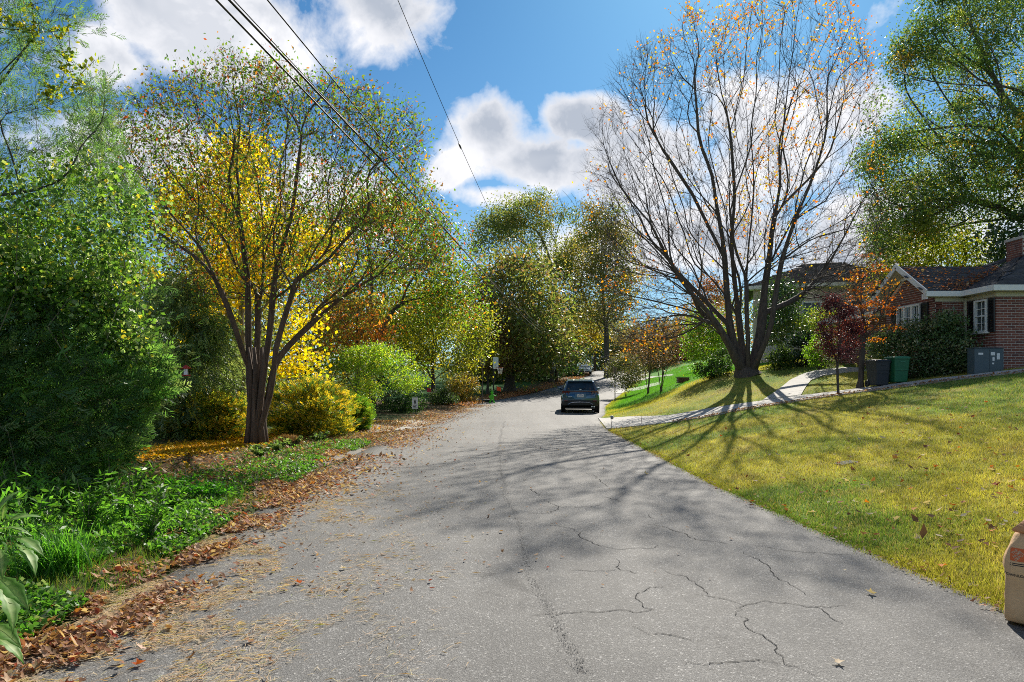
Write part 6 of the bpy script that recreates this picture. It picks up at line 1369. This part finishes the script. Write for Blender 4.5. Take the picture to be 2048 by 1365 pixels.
# ------------------------------------------------------------ paper lawn bag
M_kraft = pmat('kraft_paper', (.62, .39, .20), .8, .10, 6, .35, 26)
bg_ = P(2003, 1253, 4.45); th_ = R(-42); ux = Vector((math.cos(th_), math.sin(th_), 0)); uy = Vector((-math.sin(th_), math.cos(th_), 0))
bw, bd = .42, .30
org = Vector((bg_[0], bg_[1], 0))+ux*(bw/2)+uy*(bd/2); org.z = max(Hf(org.x, org.y), .03)+.004
bag = empty('paper_lawn_bag', org, th_, label='brown paper lawn-waste bag cut by the right edge of the photo', cat='paper bag')
def bagsec(z, t, kx, ky, ex=.16):
    out = []; n = 56
    ex = ex+.12
    for i in range(n):
        a = 2*math.pi*i/n; c, s = math.cos(a), math.sin(a); x = math.copysign(abs(c)**ex, c)*bw/2*kx; y = math.copysign(abs(s)**ex, s)*bd/2*ky
        nz = noise.noise(Vector((x*9, y*9, z*7)))*.020+noise.noise(Vector((x*24, y*24, z*16+3)))*.008+abs(noise.noise(Vector((x*14+5, y*14, z*26))))*-.010
        l = math.hypot(x, y); out.append((x+x/l*nz, y+y/l*nz, z))
    return out
secs = [bagsec(z, 0, kx, ky, ex) for z, kx, ky, ex in [(0, .90, .88, .3), (.012, .97, .97, .3), (.05, 1.0, 1.02, .28), (.1, 1.0, 1.06, .3), (.15, .985, 1.08, .3), (.2, .975, 1.07, .3), (.25, .98, 1.07, .3), (.3, .99, 1.07, .3), (.35, 1.0, 1.06, .3), (.4, 1.0, 1.04, .3), (.44, .97, 1.0, .32), (.48, .91, .96, .34), (.52, .84, .88, .38), (.56, .76, .76, .42), (.60, .68, .60, .5)]]
bo = MB().loft(secs, caps=False); n_ = 56
bo.add([(0, 0, .57)], []); kk = bo.n-1; s0 = (len(secs)-1)*n_
bo.f += [(s0+j, s0+(j+1) % n_, kk) for j in range(n_)]+[tuple(range(n_))[::-1]]
body = bo.build('body', M_kraft, bag, smooth=True)
# folded top: a creased flap bent over toward the road
M_kraft2 = pmat('glow_tinted_paper', (.55, .25, .10), .75, .15, 5, .3, 20)  # orange tint stands in for sunlight glowing through the flap
fp = [[(-.165, -.06, .57), (-.05, -.11, .575), (.08, -.11, .57), (.17, -.07, .575)], [(-.175, -.10, .60), (-.07, -.155, .585), (.06, -.16, .60), (.20, -.10, .605)], [(-.10, -.07, .655), (-.03, -.10, .635), (.08, -.08, .665), (.19, -.03, .65)], [(-.10, .03, .70), (0, .02, .715), (.08, .02, .71), (.18, .04, .70)], [(-.13, .10, .62), (-.02, .10, .63), (.08, .10, .62), (.17, .09, .62)]]
fo = MB().loft(fp, closed=False, caps=False).build('folded_top', M_kraft2, bag); so_ = fo.modifiers.new('thick', 'SOLIDIFY'); so_.thickness = .004; ss = fo.modifiers.new('sub', 'SUBSURF'); ss.levels = ss.render_levels = 2; pass
# print on the bag's near face, laid over its bulge
bvh = None
from mathutils.bvhtree import BVHTree
bvh = BVHTree.FromPolygons([Vector(v) for v in bo.v], bo.f)
def onface(x, z, off=.0015):
    h = bvh.ray_cast(Vector((x, -1, z)), Vector((0, 1, 0)))
    return (x, (h[0].y if h[0] else -bd/2)-off, z)
def printed(name, verts, faces, mat, off=.0015):
    return MB().add([onface(a, b, off) for a, b in verts], faces).build(name, mat, bag)
def text(name, s, x, z, size, mat, rot=0, off=.0025, align='CENTER'):
    cu = bpy.data.curves.new(name, 'FONT'); cu.body = s; cu.size = size; cu.align_x = align; cu.align_y = 'CENTER'; cu.offset = size*.018; ob = bpy.data.objects.new('tmp', cu); COL.objects.link(ob); dg = bpy.context.evaluated_depsgraph_get()
    me = bpy.data.meshes.new_from_object(ob.evaluated_get(dg)); bpy.data.objects.remove(ob)
    b = bmesh.new(); b.from_mesh(me); bmesh.ops.triangulate(b, faces=b.faces); bmesh.ops.subdivide_edges(b, edges=[e for e in b.edges if e.calc_length() > size*.5], cuts=2); bmesh.ops.triangulate(b, faces=b.faces)
    c, s_ = math.cos(rot), math.sin(rot)
    for v in b.verts: X_, Z_ = v.co.x*c-v.co.y*s_+x, v.co.x*s_+v.co.y*c+z; v.co = Vector(onface(X_, Z_, off))
    b.to_mesh(me); b.free(); me.name = name; me.materials.clear(); me.materials.append(mat); return link(name, me, bag)
M_or = pmat('orange_print', (.60, .12, .03), .8, .15, 12); M_ink2 = pmat('black_print', (.03, .028, .025), .8, .15); M_wp = pmat('unprinted_paper', (.55, .38, .24), .8, .1)
lx, lz, q = -.125, .445, .040; gr = np.linspace(-q, q, 7)
printed('logo_square', [(lx+a, lz+b) for b in gr for a in gr], [(j*7+i, j*7+i+1, j*7+i+8, j*7+i+7) for i in range(6) for j in range(6)], M_or)
for s, dx, dz in (('THE', -.016, .016), ('HOME', -.003, .003), ('DEPOT', .011, -.011)): text('logo_lettering', s, lx+dx, lz+dz, .021, M_wp, R(45))
for i, w2 in ((0, .075), (1, .085)): printed('small_print', [(lx-w2/2+w2*t, lz-.052-i*.011-h_) for h_ in (0, .006) for t in np.linspace(0, 1, 5)], [(t, t+1, t+6, t+5) for t in range(4)], M_ink2)
text('bag_slogan', 'DOWNLOAD OUR', -.203, .315, .0235, M_ink2, R(-1), align='LEFT')
